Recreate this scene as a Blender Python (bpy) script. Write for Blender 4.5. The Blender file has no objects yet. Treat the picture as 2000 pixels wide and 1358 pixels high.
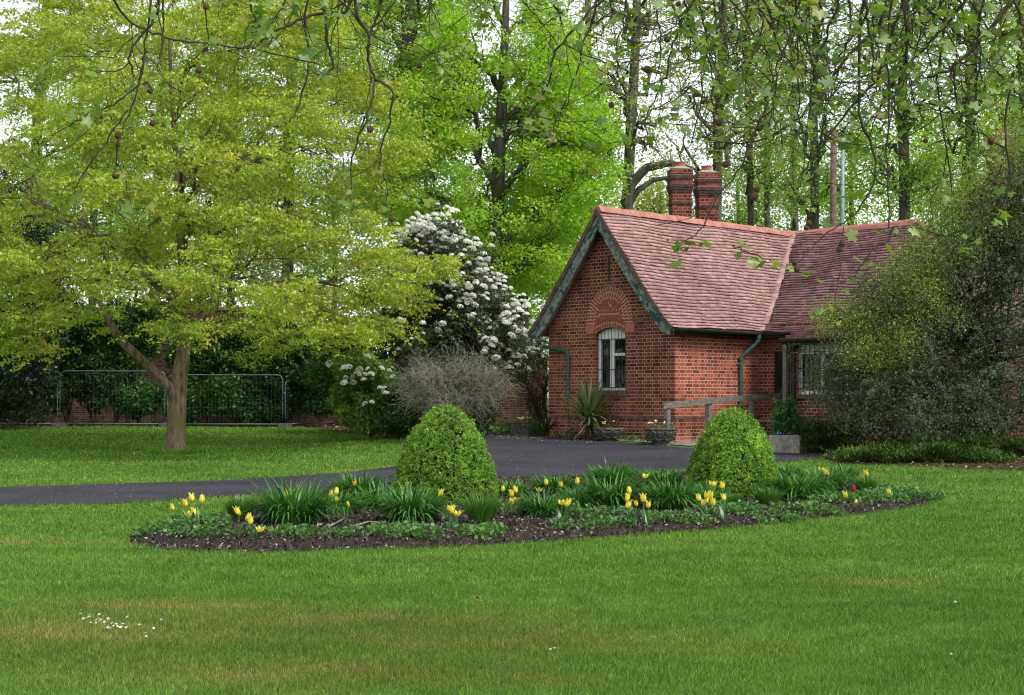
import bpy, bmesh, math, random
import numpy as np
from mathutils import Vector, geometry
rng = np.random.default_rng(7)
random.seed(7)
C = bpy.context.scene.collection
S = bpy.context.scene
F = 3000.0; EYE = 1.6; HZ = 775.0
PI = math.pi

# ------------------------------------------------------------------ terrain
def sm(t):
    t = np.clip(t, 0, 1); return t*t*(3-2*t)
def gz(X, Y):
    X = np.asarray(X, float); Y = np.asarray(Y, float)
    k = .031+.031*sm((X+6)/8)
    t = Y-22
    z = k*.5*(t+np.sqrt(t*t+4))
    z = .5*(z+.72-np.sqrt((z-.72)**2+.01))
    return z+.012*np.sin(X*.7+1)*np.sin(Y*.5)*sm((Y-2)/8)
_Y = np.arange(5, 90, .02)
def G(x, y):
    X = (x-1000)/F*_Y; zr = EYE-(y-HZ)/F*_Y
    d = zr-gz(X, _Y)
    i = np.argmax(d <= 0)
    if d[i] > 0: i = len(_Y)-1
    return np.array([X[i], _Y[i], float(gz(X[i], _Y[i]))])
def PX(x, y, Y):
    return np.array([(x-1000)/F*Y, Y, EYE-(y-HZ)/F*Y])

# ------------------------------------------------------------------ mesh helpers
def link(o, parent=None):
    C.objects.link(o)
    if parent is not None:
        o.parent = parent
    return o
def tag(o, label=None, cat=None, group=None, kind=None):
    if label: o['label'] = label
    if cat: o['category'] = cat
    if group: o['group'] = group
    if kind: o['kind'] = kind
    return o
def empty(name, loc, label, cat, group=None):
    o = bpy.data.objects.new(name, None); o.empty_display_size = .1
    o.location = loc
    C.objects.link(o)
    return tag(o, label, cat, group)
def mesh_np(name, V, Fc, mat, parent=None, smooth=False, uv=None, org=None):
    """V (n,3), Fc list of arrays each (m,k)"""
    V = np.asarray(V, np.float64)
    off = np.zeros(3)
    if parent is not None: off = parent_world(parent)
    elif org is not None: off = np.array(org)
    me = bpy.data.meshes.new(name)
    if not isinstance(Fc, list): Fc = [Fc]
    Fc = [np.asarray(f, np.int32) for f in Fc if len(f)]
    me.vertices.add(len(V)); me.vertices.foreach_set('co', (V-off).astype(np.float32).ravel())
    tot = np.concatenate([np.full(len(f), f.shape[1], np.int32) for f in Fc])
    idx = np.concatenate([f.ravel() for f in Fc])
    st = np.concatenate([[0], np.cumsum(tot)[:-1]]).astype(np.int32)
    me.loops.add(len(idx)); me.loops.foreach_set('vertex_index', idx)
    me.polygons.add(len(tot)); me.polygons.foreach_set('loop_start', st); me.polygons.foreach_set('loop_total', tot)
    if smooth: me.polygons.foreach_set('use_smooth', np.ones(len(tot), bool))
    if uv is not None:
        l = me.uv_layers.new(name='UVMap'); l.data.foreach_set('uv', np.asarray(uv, np.float32)[idx].ravel())
    me.update(calc_edges=True); me.validate()
    if mat: me.materials.append(mat)
    o = bpy.data.objects.new(name, me)
    if org is not None and parent is None: o.location = org
    return link(o, parent)
def parent_world(p):
    v = np.array(p.location)
    while p.parent is not None:
        p = p.parent; v = v+np.array(p.location)
    return v

class MB:
    """collects polygons with metre UVs"""
    def __init__(s): s.v = []; s.f = []; s.uv = []
    def poly(s, pts, uvs=None):
        i = len(s.v); s.v += [tuple(p) for p in pts]; s.f.append(tuple(range(i, i+len(pts))))
        s.uv += list(uvs) if uvs else [(p[0]+p[1], p[2]) for p in pts]
    def hexa(s, p):
        """8 corners: bottom 4 ccw, top 4 ccw"""
        for q in ((0,3,2,1),(4,5,6,7),(0,1,5,4),(1,2,6,5),(2,3,7,6),(3,0,4,7)):
            P = [np.array(p[k]) for k in q]
            e = P[1]-P[0]; le = np.linalg.norm(e)
            nrm = np.cross(e, P[2]-P[1]); ln = np.linalg.norm(nrm)
            if ln < 1e-12: s.poly(P); continue
            nrm = nrm/ln
            if abs(nrm[2]) < .7:
                h = np.cross([0,0,1], nrm); h /= np.linalg.norm(h)
                s.poly(P, [(float(x@h), float(x[2])) for x in P])
            else: s.poly(P, [(float(x[0]), float(x[1])) for x in P])
    def box(s, c, ax, ay, az, hx, hy, hz):
        c, ax, ay, az = map(np.array, (c, ax, ay, az))
        s.hexa([c+sx*hx*ax+sy*hy*ay+sz*hz*az for sz in (-1,1) for sx, sy in ((-1,-1),(1,-1),(1,1),(-1,1))])
    def tube(s, pts, r, n=8, cap=True):
        pts = np.array(pts, float); r = np.broadcast_to(np.array(r, float), (len(pts),))
        V, Q, caps = tube_arr(pts, r, n)
        i = len(s.v); s.v += [tuple(x) for x in V]; s.uv += [(x[0]+x[1], x[2]) for x in V]
        s.f += [tuple(q+i) for q in Q]
        if cap: s.f += [tuple(c+i) for c in caps]
    def lathe(s, c, prof, n=24, sx=1, sy=1, rot=0):
        i = len(s.v); 
        for r, z in prof:
            for k in range(n):
                a = 2*PI*k/n+rot
                p = (c[0]+r*sx*math.cos(a), c[1]+r*sy*math.sin(a), c[2]+z)
                s.v.append(p); s.uv.append((k/n, z))
        for j in range(len(prof)-1):
            for k in range(n):
                s.f.append((i+j*n+k, i+j*n+(k+1) % n, i+(j+1)*n+(k+1) % n, i+(j+1)*n+k))
        s.f.append(tuple(i+k for k in range(n))[::-1]); s.f.append(tuple(i+(len(prof)-1)*n+k for k in range(n)))
    def build(s, name, mat, parent=None, smooth=False, org=None):
        off = np.zeros(3)
        if parent is not None: off = parent_world(parent)
        elif org is not None: off = np.array(org)
        me = bpy.data.meshes.new(name)
        me.from_pydata([tuple(np.array(v)-off) for v in s.v], [], s.f)
        l = me.uv_layers.new(name='UVMap')
        idx = np.zeros(len(me.loops), np.int32); me.loops.foreach_get('vertex_index', idx)
        l.data.foreach_set('uv', np.array(s.uv, np.float32)[idx].ravel())
        if smooth: me.polygons.foreach_set('use_smooth', np.ones(len(me.polygons), bool))
        me.update()
        if mat: me.materials.append(mat)
        o = bpy.data.objects.new(name, me)
        if org is not None and parent is None: o.location = org
        return link(o, parent)

def tube_arr(pts, r, n):
    m = len(pts)
    t = np.gradient(pts, axis=0); t /= np.linalg.norm(t, axis=1)[:, None]+1e-9
    ref = np.array([0, 0, 1.]) if abs(t[:, 2]).mean() < .8 else np.array([1., 0, 0])
    a = np.cross(t, ref); a /= np.linalg.norm(a, axis=1)[:, None]+1e-9
    b = np.cross(t, a)
    an = np.arange(n)*2*PI/n
    V = pts[:, None, :]+r[:, None, None]*(np.cos(an)[None, :, None]*a[:, None, :]+np.sin(an)[None, :, None]*b[:, None, :])
    k = np.arange(n); i = np.arange(m-1)[:, None]*n
    Q = np.stack([i+k, i+(k+1) % n, i+n+(k+1) % n, i+n+k], -1).reshape(-1, 4)
    return V.reshape(-1, 3), Q, [k[::-1], (m-1)*n+k]
class Tubes:
    def __init__(s): s.V = []; s.Q = []; s.n = 0
    def add(s, pts, r, n=5):
        V, Q, _ = tube_arr(np.asarray(pts, float), np.asarray(r, float), n)
        s.V.append(V); s.Q.append(Q+s.n); s.n += len(V)
    def build(s, name, mat, parent=None, org=None):
        return mesh_np(name, np.concatenate(s.V), np.concatenate(s.Q), mat, parent, smooth=True, org=org)
def curve(p0, p1, sag=0., wig=.06, n=6, r=None, up0=None):
    """a natural branch from p0 to p1"""
    p0 = np.asarray(p0, float); p1 = np.asarray(p1, float); L = np.linalg.norm(p1-p0)
    t = np.linspace(0, 1, n)[:, None]
    P = p0+(p1-p0)*t
    if up0 is not None: P = P+np.asarray(up0)*(np.sin(t*PI)*L)
    P[:, 2] += (sag*L*np.sin(t*PI))[:, 0]
    w = rng.normal(0, wig*L, (n, 3))*np.sin(t*PI); P += w
    return P
def ribbon(base, az, el, L, droop, W, K=5, prof='strap', pw=1.3):
    """strap leaves as quad strips; arrays length N"""
    N = len(base); base = np.asarray(base, float)
    s = np.linspace(0, 1, K+1)
    e = el[:, None]-droop[:, None]*s[None, :]**pw
    ds = (L/K)[:, None]
    h = np.concatenate([np.zeros((N, 1)), np.cumsum(np.cos(e[:, :-1])*ds, 1)], 1)
    v = np.concatenate([np.zeros((N, 1)), np.cumsum(np.sin(e[:, :-1])*ds, 1)], 1)
    P = np.stack([base[:, 0:1]+h*np.cos(az)[:, None], base[:, 1:2]+h*np.sin(az)[:, None], base[:, 2:3]+v], -1)
    if prof == 'strap': w = np.interp(s, [0, .3, .75, 1], [.7, 1, .7, .06])
    elif prof == 'tulip': w = np.interp(s, [0, .25, .6, 1], [.5, 1, .75, .05])
    else: w = np.interp(s, [0, 1], [1, .12])
    side = np.stack([-np.sin(az), np.cos(az), np.zeros(N)], -1)
    side = side[:, None, :]*(w[None, :]*W[:, None]*.5)[..., None]
    V = np.stack([P-side, P+side], 2).reshape(N*(K+1)*2, 3)
    j = (np.arange(N)*(K+1)*2)[:, None]+(np.arange(K)*2)[None, :]
    Q = np.stack([j, j+1, j+3, j+2], -1).reshape(-1, 4)
    return V, Q
def leaves(P, size, nrm_bias=(0, 0, 1), bias=.6, asp=.55, sj=.35, out=None, outb=0.):
    """one folded diamond per point"""
    N = len(P)
    d = rng.normal(size=(N, 3)); d /= np.linalg.norm(d, axis=1)[:, None]
    n = d*(1-bias)+np.array(nrm_bias)*bias
    if out is not None: n = n+out*outb
    n /= np.linalg.norm(n, axis=1)[:, None]+1e-9
    u = np.cross(n, rng.normal(size=(N, 3))); u /= np.linalg.norm(u, axis=1)[:, None]+1e-9
    w = np.cross(n, u)
    s = (size*(1+sj*rng.uniform(-1, 1, N)))[:, None]
    a = P-u*s*.5; c = P+u*s*.5
    b = P+w*s*asp*.5+n*s*.1; e = P-w*s*asp*.5+n*s*.1
    V = np.stack([a, b, c, e], 1).reshape(-1, 3)
    Q = np.arange(4*N).reshape(-1, 4)
    return V, Q
def cloud(A, per, spread):
    A = np.asarray(A); N = len(A)
    P = np.repeat(A, per, 0)
    g = rng.normal(size=(len(P), 3)); g = g/(np.linalg.norm(g, axis=1)[:, None]+1e-9)*rng.uniform(0.1, 1, (len(P), 1))**.55
    return P+g*np.array(spread)
def kmeans(A, k, it=6):
    k = min(k, len(A)); c = A[rng.choice(len(A), k, replace=False)]
    for _ in range(it):
        l = np.argmin(((A[:, None]-c[None])**2).sum(-1), 1)
        for j in range(k):
            if (l == j).any(): c[j] = A[l == j].mean(0)
    return c, l
def poly_in(P, X, Y):
    ins = np.zeros(len(X), bool); n = len(P)
    for i in range(n):
        x1, y1 = P[i]; x2, y2 = P[(i+1) % n]
        if y1 == y2: continue
        c = ((y1 > Y) != (y2 > Y)) & (X < (x2-x1)*(Y-y1)/(y2-y1)+x1)
        ins ^= c
    return ins
def spline(pts, step=.3, jit=0.):
    pts = [np.array(p[:2], float) for p in pts]; out = []
    n = len(pts)
    for i in range(n):
        p0, p1, p2, p3 = pts[i-1], pts[i], pts[(i+1) % n], pts[(i+2) % n]
        m = max(1, int(np.linalg.norm(p2-p1)/step))
        for k in range(m):
            t = k/m
            q = .5*((2*p1)+(-p0+p2)*t+(2*p0-5*p1+4*p2-p3)*t*t+(-p0+3*p1-3*p2+p3)*t**3)
            out.append(q+rng.normal(0, jit, 2) if jit else q)
    return out
def sheet(name, poly, step, zf, mat, **k):
    P = np.array(poly); lo = P.min(0); hi = P.max(0)
    gx, gy = np.meshgrid(np.arange(lo[0], hi[0], step), np.arange(lo[1], hi[1], step))
    gx = gx.ravel()+rng.uniform(-.2, .2, gx.size)*step; gy = gy.ravel()+rng.uniform(-.2, .2, gy.size)*step
    ok = poly_in(P, gx, gy)
    # keep clear of the outline
    d = np.min(np.hypot(gx[ok][:, None]-P[None, :, 0], gy[ok][:, None]-P[None, :, 1]), 1)
    gx = gx[ok][d > step*.5]; gy = gy[ok][d > step*.5]
    co = [Vector(p) for p in P]+[Vector((a, b)) for a, b in zip(gx, gy)]
    n = len(P)
    r = geometry.delaunay_2d_cdt(co, [], [list(range(n))], 1, 1e-5)
    v = np.array([[p.x, p.y] for p in r[0]]); f = np.array([list(t) for t in r[2] if len(t) == 3])
    z = zf(v[:, 0], v[:, 1], P)
    return mesh_np(name, np.column_stack([v, z]), f, mat, smooth=True, **k)
def edge_dist(P, X, Y):
    P = np.asarray(P); o = np.full(len(X), 1e9)
    for i in range(len(P)):
        a = P[i]; b = P[(i+1) % len(P)]; ab = b-a; L = ab@ab+1e-12
        t = np.clip(((X-a[0])*ab[0]+(Y-a[1])*ab[1])/L, 0, 1)
        o = np.minimum(o, np.hypot(X-a[0]-t*ab[0], Y-a[1]-t*ab[1]))
    return o

# ------------------------------------------------------------------ materials
def newmat(name):
    m = bpy.data.materials.new(name); m.use_nodes = True
    nt = m.node_tree; nt.nodes.clear()
    out = nt.nodes.new('ShaderNodeOutputMaterial')
    return m, nt, out
def N(nt, t, **kw):
    n = nt.nodes.new(t)
    for k, v in kw.items():
        if k.startswith('i_'):
            key = k[2:]; key = int(key) if key.isdigit() else key.replace('_', ' ')
            n.inputs[key].default_value = v
        else: setattr(n, k, v)
    return n
def ramp(nt, src, stops):
    r = N(nt, 'ShaderNodeValToRGB'); e = r.color_ramp.elements
    while len(e) > 1: e.remove(e[0])
    e[0].position = stops[0][0]; e[0].color = (*stops[0][1], 1)
    for p, c in stops[1:]:
        x = e.new(p); x.color = (*c, 1)
    nt.links.new(src, r.inputs[0]); return r.outputs[0]
def mixc(nt, fac, a, b, mode='MIX'):
    m = N(nt, 'ShaderNodeMix', data_type='RGBA', blend_type=mode)
    for s, v in ((0, fac), (6, a), (7, b)):
        if hasattr(v, 'links') or hasattr(v, 'is_linked'): nt.links.new(v, m.inputs[s])
        elif s == 0: m.inputs[0].default_value = v
        else: m.inputs[s].default_value = (*v, 1)
    return m.outputs[2]
def noise(nt, vec, scale, detail=3, rough=.55):
    n = N(nt, 'ShaderNodeTexNoise', i_Scale=scale, i_Detail=detail, i_Roughness=rough)
    if vec is not None: nt.links.new(vec, n.inputs['Vector'])
    return n.outputs['Fac']
def wpos(nt): return N(nt, 'ShaderNodeNewGeometry').outputs['Position']
def bump(nt, h, strength=.5, dist=.01):
    b = N(nt, 'ShaderNodeBump', i_Strength=strength, i_Distance=dist); nt.links.new(h, b.inputs['Height']); return b.outputs[0]
def principled(nt, out, col, rough=.7, nrm=None, spec=.3, metal=0.):
    p = N(nt, 'ShaderNodeBsdfPrincipled')
    if hasattr(col, 'is_linked'): nt.links.new(col, p.inputs['Base Color'])
    else: p.inputs['Base Color'].default_value = (*col, 1)
    if hasattr(rough, 'is_linked'): nt.links.new(rough, p.inputs['Roughness'])
    else: p.inputs['Roughness'].default_value = rough
    p.inputs['Specular IOR Level'].default_value = spec; p.inputs['Metallic'].default_value = metal
    if nrm is not None: nt.links.new(nrm, p.inputs['Normal'])
    nt.links.new(p.outputs[0], out.inputs[0]); return p
def leafmat(name, cols, trans=.35, patch=None, pscale=.6, pw=(.5, .62), gloss=.04, tint=None):
    """random colour per leaf, optional second set of colours in patches"""
    m, nt, out = newmat(name)
    g = N(nt, 'ShaderNodeNewGeometry')
    n = len(cols)
    c = ramp(nt, g.outputs['Random Per Island'], [(i/(n-1) if n > 1 else 0, cols[i]) for i in range(n)])
    if patch:
        c2 = ramp(nt, g.outputs['Random Per Island'], [(i/(len(patch)-1) if len(patch) > 1 else 0, patch[i]) for i in range(len(patch))])
        f = ramp(nt, noise(nt, g.outputs['Position'], pscale, 3), [(pw[0], (0, 0, 0)), (pw[1], (1, 1, 1))])
        c = mixc(nt, f, c, c2)
    v = ramp(nt, noise(nt, g.outputs['Position'], 1.7, 2), [(.3, (.75, .75, .75)), (.7, (1.25, 1.25, 1.2))])
    c = mixc(nt, 1., c, v, 'MULTIPLY')
    d = N(nt, 'ShaderNodeBsdfDiffuse'); t = N(nt, 'ShaderNodeBsdfTranslucent')
    nt.links.new(c, d.inputs[0])
    tc = mixc(nt, 1., c, tint or (1.15, 1.2, .6), 'MULTIPLY'); nt.links.new(tc, t.inputs[0])
    mx = N(nt, 'ShaderNodeMixShader'); mx.inputs[0].default_value = trans
    nt.links.new(d.outputs[0], mx.inputs[1]); nt.links.new(t.outputs[0], mx.inputs[2])
    gl = N(nt, 'ShaderNodeBsdfGlossy', i_Roughness=.45)
    m2 = N(nt, 'ShaderNodeMixShader'); m2.inputs[0].default_value = gloss
    nt.links.new(mx.outputs[0], m2.inputs[1]); nt.links.new(gl.outputs[0], m2.inputs[2])
    nt.links.new(m2.outputs[0], out.inputs[0]); return m
def barkmat(name, c1, c2, scale=9, moss=None):
    m, nt, out = newmat(name)
    p = wpos(nt); mp = N(nt, 'ShaderNodeMapping'); mp.inputs['Scale'].default_value = (1, 1, .25); nt.links.new(p, mp.inputs[0])
    f = noise(nt, mp.outputs[0], scale, 6, .65)
    c = ramp(nt, f, [(.32, c1), (.62, c2)])
    if moss: c = mixc(nt, ramp(nt, noise(nt, p, 1.3, 3), [(.5, (0, 0, 0)), (.65, (.8, .8, .8))]), c, moss)
    principled(nt, out, c, .9, bump(nt, f, .9, .03), .1); return m
def noisemat(name, c1, c2, scale, rough=.85, b=.3, bd=.005, spec=.2, lo=.35, hi=.65, detail=5):
    m, nt, out = newmat(name); p = wpos(nt)
    f = noise(nt, p, scale, detail)
    principled(nt, out, ramp(nt, f, [(lo, c1), (hi, c2)]), rough, bump(nt, f, b, bd) if b else None, spec); return m

M = {}
def brickmat(name, c1, c2, mortar, dark=.62, stain=(.09, .07, .06), w=.1125, sq=2., lo=.52):
    m, nt, out = newmat(name)
    uv = N(nt, 'ShaderNodeUVMap').outputs[0]
    br = N(nt, 'ShaderNodeTexBrick', offset=.25, offset_frequency=2, squash=sq, squash_frequency=2)
    nt.links.new(uv, br.inputs['Vector'])
    for k, v in (('Scale', 1.), ('Mortar Size', .0075), ('Mortar Smooth', .15), ('Bias', -.1), ('Brick Width', w), ('Row Height', .075)): br.inputs[k].default_value = v
    br.inputs['Color1'].default_value = (0, 0, 0, 1); br.inputs['Color2'].default_value = (1, 1, 1, 1); br.inputs['Mortar'].default_value = (.5, .5, .5, 1)
    col = ramp(nt, br.outputs['Color'], [(0, tuple(x*dark for x in c1)), (.3, c1), (.8, c2), (1, tuple(x*.8 for x in c2))])
    p = wpos(nt)
    big = ramp(nt, noise(nt, p, .8, 5, .6), [(lo-.12, (1, 1, 1)), (lo+.16, stain)])
    col = mixc(nt, .55, col, mixc(nt, 1., col, big, 'MULTIPLY'))
    fine = noise(nt, p, 60, 3)
    col = mixc(nt, .35, col, mixc(nt, 1., col, ramp(nt, fine, [(.3, (.5, .5, .5)), (.7, (1.4, 1.4, 1.4))]), 'MULTIPLY'))
    mo = mixc(nt, ramp(nt, noise(nt, p, 1.6, 4), [(.4, (0, 0, 0)), (.7, (1, 1, 1))]), mortar, tuple(x*.45 for x in mortar))
    c = mixc(nt, br.outputs['Fac'], col, mo)
    inv = N(nt, 'ShaderNodeMath', operation='SUBTRACT'); inv.inputs[0].default_value = 1; nt.links.new(br.outputs['Fac'], inv.inputs[1])
    principled(nt, out, c, .88, bump(nt, inv.outputs[0], .6, .008), .15); return m
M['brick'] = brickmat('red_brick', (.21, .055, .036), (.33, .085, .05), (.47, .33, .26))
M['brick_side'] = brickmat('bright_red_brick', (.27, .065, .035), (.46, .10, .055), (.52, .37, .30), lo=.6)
M['brick_stack'] = brickmat('sooty_brick', (.15, .035, .022), (.28, .06, .032), (.26, .17, .13), lo=.46)
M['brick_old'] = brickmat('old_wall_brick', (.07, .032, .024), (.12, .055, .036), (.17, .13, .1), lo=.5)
M['brick_arch'] = noisemat('gauged_brick', (.22, .06, .04), (.36, .10, .06), 25, .85, .3, .003)
M['mortar'] = noisemat('lime_mortar', (.55, .40, .32), (.70, .53, .44), 30, .95, .3, .002)
M['terracotta'] = noisemat('terracotta_block', (.36, .13, .085), (.46, .18, .12), 12, .85, .2, .002)
M['plinth'] = noisemat('blue_brick', (.07, .05, .045), (.16, .11, .09), 8, .8, .3, .004)
M['stone'] = noisemat('weathered_stone', (.045, .045, .038), (.15, .145, .12), 14, .95, .6, .008)
M['concrete'] = noisemat('weathered_concrete', (.13, .125, .11), (.3, .28, .24), 9, .95, .5, .006)
M['soot'] = noisemat('soot_black_brick', (.03, .022, .02), (.10, .06, .05), 18, .9, .4, .004)
M['pot'] = noisemat('red_clay_pot', (.28, .09, .06), (.38, .14, .09), 10, .8, .2, .003)
M['flaunch'] = noisemat('pale_mortar_cap', (.22, .2, .17), (.36, .34, .3), 12, .95, .4, .005)
M['white'] = noisemat('white_window_paint', (.76, .77, .77), (.86, .86, .86), 6, .45, .05, .001, .4)
M['iron'] = noisemat('black_iron', (.012, .012, .013), (.03, .03, .03), 20, .6, .1, .001, .4)
M['green_pipe'] = noisemat('green_gutter_paint', (.025, .075, .065), (.05, .115, .1), 14, .45, .1, .001, .4)
M['dark_green'] = noisemat('dark_green_paint', (.008, .018, .016), (.02, .035, .03), 14, .5, .1, .001, .3)
M['soffit'] = noisemat('dark_soffit_and_shade', (.012, .011, .01), (.03, .026, .022), 5, .9, .2, .003)  # soffit boards; also the painted dark of porch recess and rooms
M['curtain'] = noisemat('grey_curtain', (.2, .21, .23), (.3, .31, .33), 5, .9, .2, .003)
M['blue'] = noisemat('blue_plastic', (.08, .35, .7), (.2, .5, .85), 7, .5, .3, .01, .4)
M['galv'] = noisemat('galvanised_steel', (.04, .047, .055), (.10, .112, .125), 18, .5, .1, .001, .5)
M['lamp_metal'] = noisemat('pale_painted_steel', (.14, .21, .22), (.27, .36, .37), 6, .5, .1, .001, .4)
M['pole'] = noisemat('old_pole_wood', (.08, .055, .042), (.16, .105, .08), 7, .9, .5, .006)
def woodrail():
    m, nt, out = newmat('weathered_timber'); p = wpos(nt)
    mp = N(nt, 'ShaderNodeMapping'); mp.inputs['Scale'].default_value = (1, 1, 6); nt.links.new(p, mp.inputs[0])
    f = noise(nt, mp.outputs[0], 9, 6, .7)
    principled(nt, out, ramp(nt, f, [(.3, (.07, .062, .055)), (.7, (.27, .25, .225))]), .9, bump(nt, f, .6, .006), .1); return m
M['timber'] = woodrail()
def peeling():
    m, nt, out = newmat('peeling_green_paint'); p = wpos(nt)
    f = noise(nt, p, 11, 6, .7); g = noise(nt, p, 2.2, 4, .6)
    a = N(nt, 'ShaderNodeMath', operation='ADD'); nt.links.new(f, a.inputs[0]); nt.links.new(g, a.inputs[1])
    fac = ramp(nt, a.outputs[0], [(.88, (0, 0, 0)), (1.0, (1, 1, 1))])
    c = mixc(nt, fac, (.025, .075, .065), ramp(nt, f, [(.4, (.1, .12, .115)), (.7, (.33, .36, .35))]))
    principled(nt, out, c, .8, bump(nt, f, .4, .004), .2); return m
M['barge'] = peeling()
def tilemat(name, base, darker, moss):
    m, nt, out = newmat(name); g = N(nt, 'ShaderNodeNewGeometry'); p = g.outputs['Position']
    c = ramp(nt, g.outputs['Random Per Island'], [(0, darker), (.18, tuple(.5*a+.5*b for a, b in zip(base, darker))), (.5, base), (.85, tuple(min(1, x*1.15) for x in base)), (1, tuple(min(1, x*1.3) for x in base))])
    st = ramp(nt, noise(nt, p, .9, 6, .65), [(.45, (1, 1, 1)), (.72, moss)])
    c = mixc(nt, 1., c, st, 'MULTIPLY')
    f = noise(nt, p, 45, 4)
    c = mixc(nt, .4, c, mixc(nt, 1., c, ramp(nt, f, [(.3, (.6, .6, .6)), (.7, (1.3, 1.3, 1.3))]), 'MULTIPLY'))
    principled(nt, out, c, .85, bump(nt, f, .3, .003), .2); return m
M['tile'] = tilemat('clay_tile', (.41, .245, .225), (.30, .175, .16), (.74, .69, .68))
M['tile_wing'] = tilemat('shaded_clay_tile', (.30, .165, .17), (.19, .11, .115), (.46, .44, .46))  # wing slope's turn from the sun put into a darker tile colour
M['ridge'] = noisemat('red_ridge_tile', (.32, .13, .10), (.43, .20, .16), 5, .85, .3, .004)
M['under'] = noisemat('roof_underlay', (.05, .03, .028), (.08, .05, .04), 6, .95, 0)
def glass():
    m, nt, out = newmat('window_glass')
    t = N(nt, 'ShaderNodeBsdfTransparent'); t.inputs[0].default_value = (.45, .5, .52, 1)
    g = N(nt, 'ShaderNodeBsdfGlossy', i_Roughness=.03)
    mx = N(nt, 'ShaderNodeMixShader'); mx.inputs[0].default_value = .05
    nt.links.new(t.outputs[0], mx.inputs[1]); nt.links.new(g.outputs[0], mx.inputs[2]); nt.links.new(mx.outputs[0], out.inputs[0]); return m
M['glass'] = glass()
# ground
def lawn_color(nt, p):
    """mown turf colour: green with worn yellow-brown patches"""
    mp = N(nt, 'ShaderNodeMapping'); mp.inputs['Scale'].default_value = (.35, 1, 1); nt.links.new(p, mp.inputs[0])
    n1 = noise(nt, mp.outputs[0], .8, 4, .6); n2 = noise(nt, p, 2.6, 4, .6)
    c = ramp(nt, n1, [(.3, (.088, .205, .038)), (.5, (.12, .25, .042)), (.72, (.17, .285, .05))])
    c = mixc(nt, .5, c, mixc(nt, 1., c, ramp(nt, n2, [(.3, (.6, .63, .63)), (.7, (1.4, 1.32, 1.25))]), 'MULTIPLY'))
    # worn patch, stronger near the front left
    sx = N(nt, 'ShaderNodeSeparateXYZ'); nt.links.new(p, sx.inputs[0])
    def gaus(cx, cy, rx, ry):
        ax = N(nt, 'ShaderNodeMath', operation='MULTIPLY_ADD'); nt.links.new(sx.outputs[0], ax.inputs[0]); ax.inputs[1].default_value = 1/rx; ax.inputs[2].default_value = -cx/rx
        ay = N(nt, 'ShaderNodeMath', operation='MULTIPLY_ADD'); nt.links.new(sx.outputs[1], ay.inputs[0]); ay.inputs[1].default_value = 1/ry; ay.inputs[2].default_value = -cy/ry
        a2 = N(nt, 'ShaderNodeMath', operation='POWER', i_1=2.); nt.links.new(ax.outputs[0], a2.inputs[0])
        b2 = N(nt, 'ShaderNodeMath', operation='POWER', i_1=2.); nt.links.new(ay.outputs[0], b2.inputs[0])
        s = N(nt, 'ShaderNodeMath', operation='ADD'); nt.links.new(a2.outputs[0], s.inputs[0]); nt.links.new(b2.outputs[0], s.inputs[1])
        e = N(nt, 'ShaderNodeMath', operation='MULTIPLY', i_1=-1.); nt.links.new(s.outputs[0], e.inputs[0])
        x = N(nt, 'ShaderNodeMath', operation='EXPONENT'); nt.links.new(e.outputs[0], x.inputs[0]); return x.outputs[0]
    tot = None
    for a in ((-2.6, 11.6, 1.5, .5), (-1.3, 11.0, 1.9, .6), (-3.2, 10.4, 2.4, 1.3), (-.2, 10.2, 1.5, .8), (.1, 8.7, .5, .3), (-5.5, 16.8, 2.0, .35), (-1.2, 8.9, 1.6, .6), (3.2, 13.2, .9, .35)):
        gg = gaus(*a); 
        if tot is None: tot = gg
        else:
            s = N(nt, 'ShaderNodeMath', operation='MAXIMUM'); nt.links.new(tot, s.inputs[0]); nt.links.new(gg, s.inputs[1]); tot = s.outputs[0]
    n3 = noise(nt, p, 1.9, 5, .65)
    mu = N(nt, 'ShaderNodeMath', operation='MULTIPLY'); nt.links.new(tot, mu.inputs[0]); nt.links.new(n3, mu.inputs[1])
    c = mixc(nt, ramp(nt, mu.outputs[0], [(.12, (0, 0, 0)), (.45, (.7, .7, .7))]), c, (.21, .24, .06))
    c = mixc(nt, ramp(nt, mu.outputs[0], [(.42, (0, 0, 0)), (.62, (.6, .6, .6))]), c, (.34, .28, .11))
    return c
m, nt, out = newmat('turf'); p = wpos(nt)
c = mixc(nt, .55, lawn_color(nt, p), (.05, .08, .015))
principled(nt, out, c, .95, bump(nt, noise(nt, p, 60, 4), .8, .01), .05); M['turf'] = m
m, nt, out = newmat('grass_blades'); g = N(nt, 'ShaderNodeNewGeometry')
c = lawn_color(nt, g.outputs['Position'])
v = ramp(nt, g.outputs['Random Per Island'], [(0, (.35, .4, .4)), (.3, (.75, .8, .8)), (.6, (1.1, 1.1, 1)), (.9, (1.6, 1.45, 1.3)), (1, (3.0, 2.0, 2.4))])
c = mixc(nt, 1., c, v, 'MULTIPLY')
d = N(nt, 'ShaderNodeBsdfDiffuse'); t = N(nt, 'ShaderNodeBsdfTranslucent'); mx = N(nt, 'ShaderNodeMixShader'); mx.inputs[0].default_value = .3
nt.links.new(c, d.inputs[0]); nt.links.new(c, t.inputs[0]); nt.links.new(d.outputs[0], mx.inputs[1]); nt.links.new(t.outputs[0], mx.inputs[2]); nt.links.new(mx.outputs[0], out.inputs[0]); M['blade'] = m
m, nt, out = newmat('asphalt'); p = wpos(nt)
vo = N(nt, 'ShaderNodeTexVoronoi', i_Scale=70.); nt.links.new(p, vo.inputs['Vector'])
c = ramp(nt, noise(nt, p, .9, 5), [(.3, (.022, .022, .029)), (.7, (.048, .047, .058))])
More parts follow.
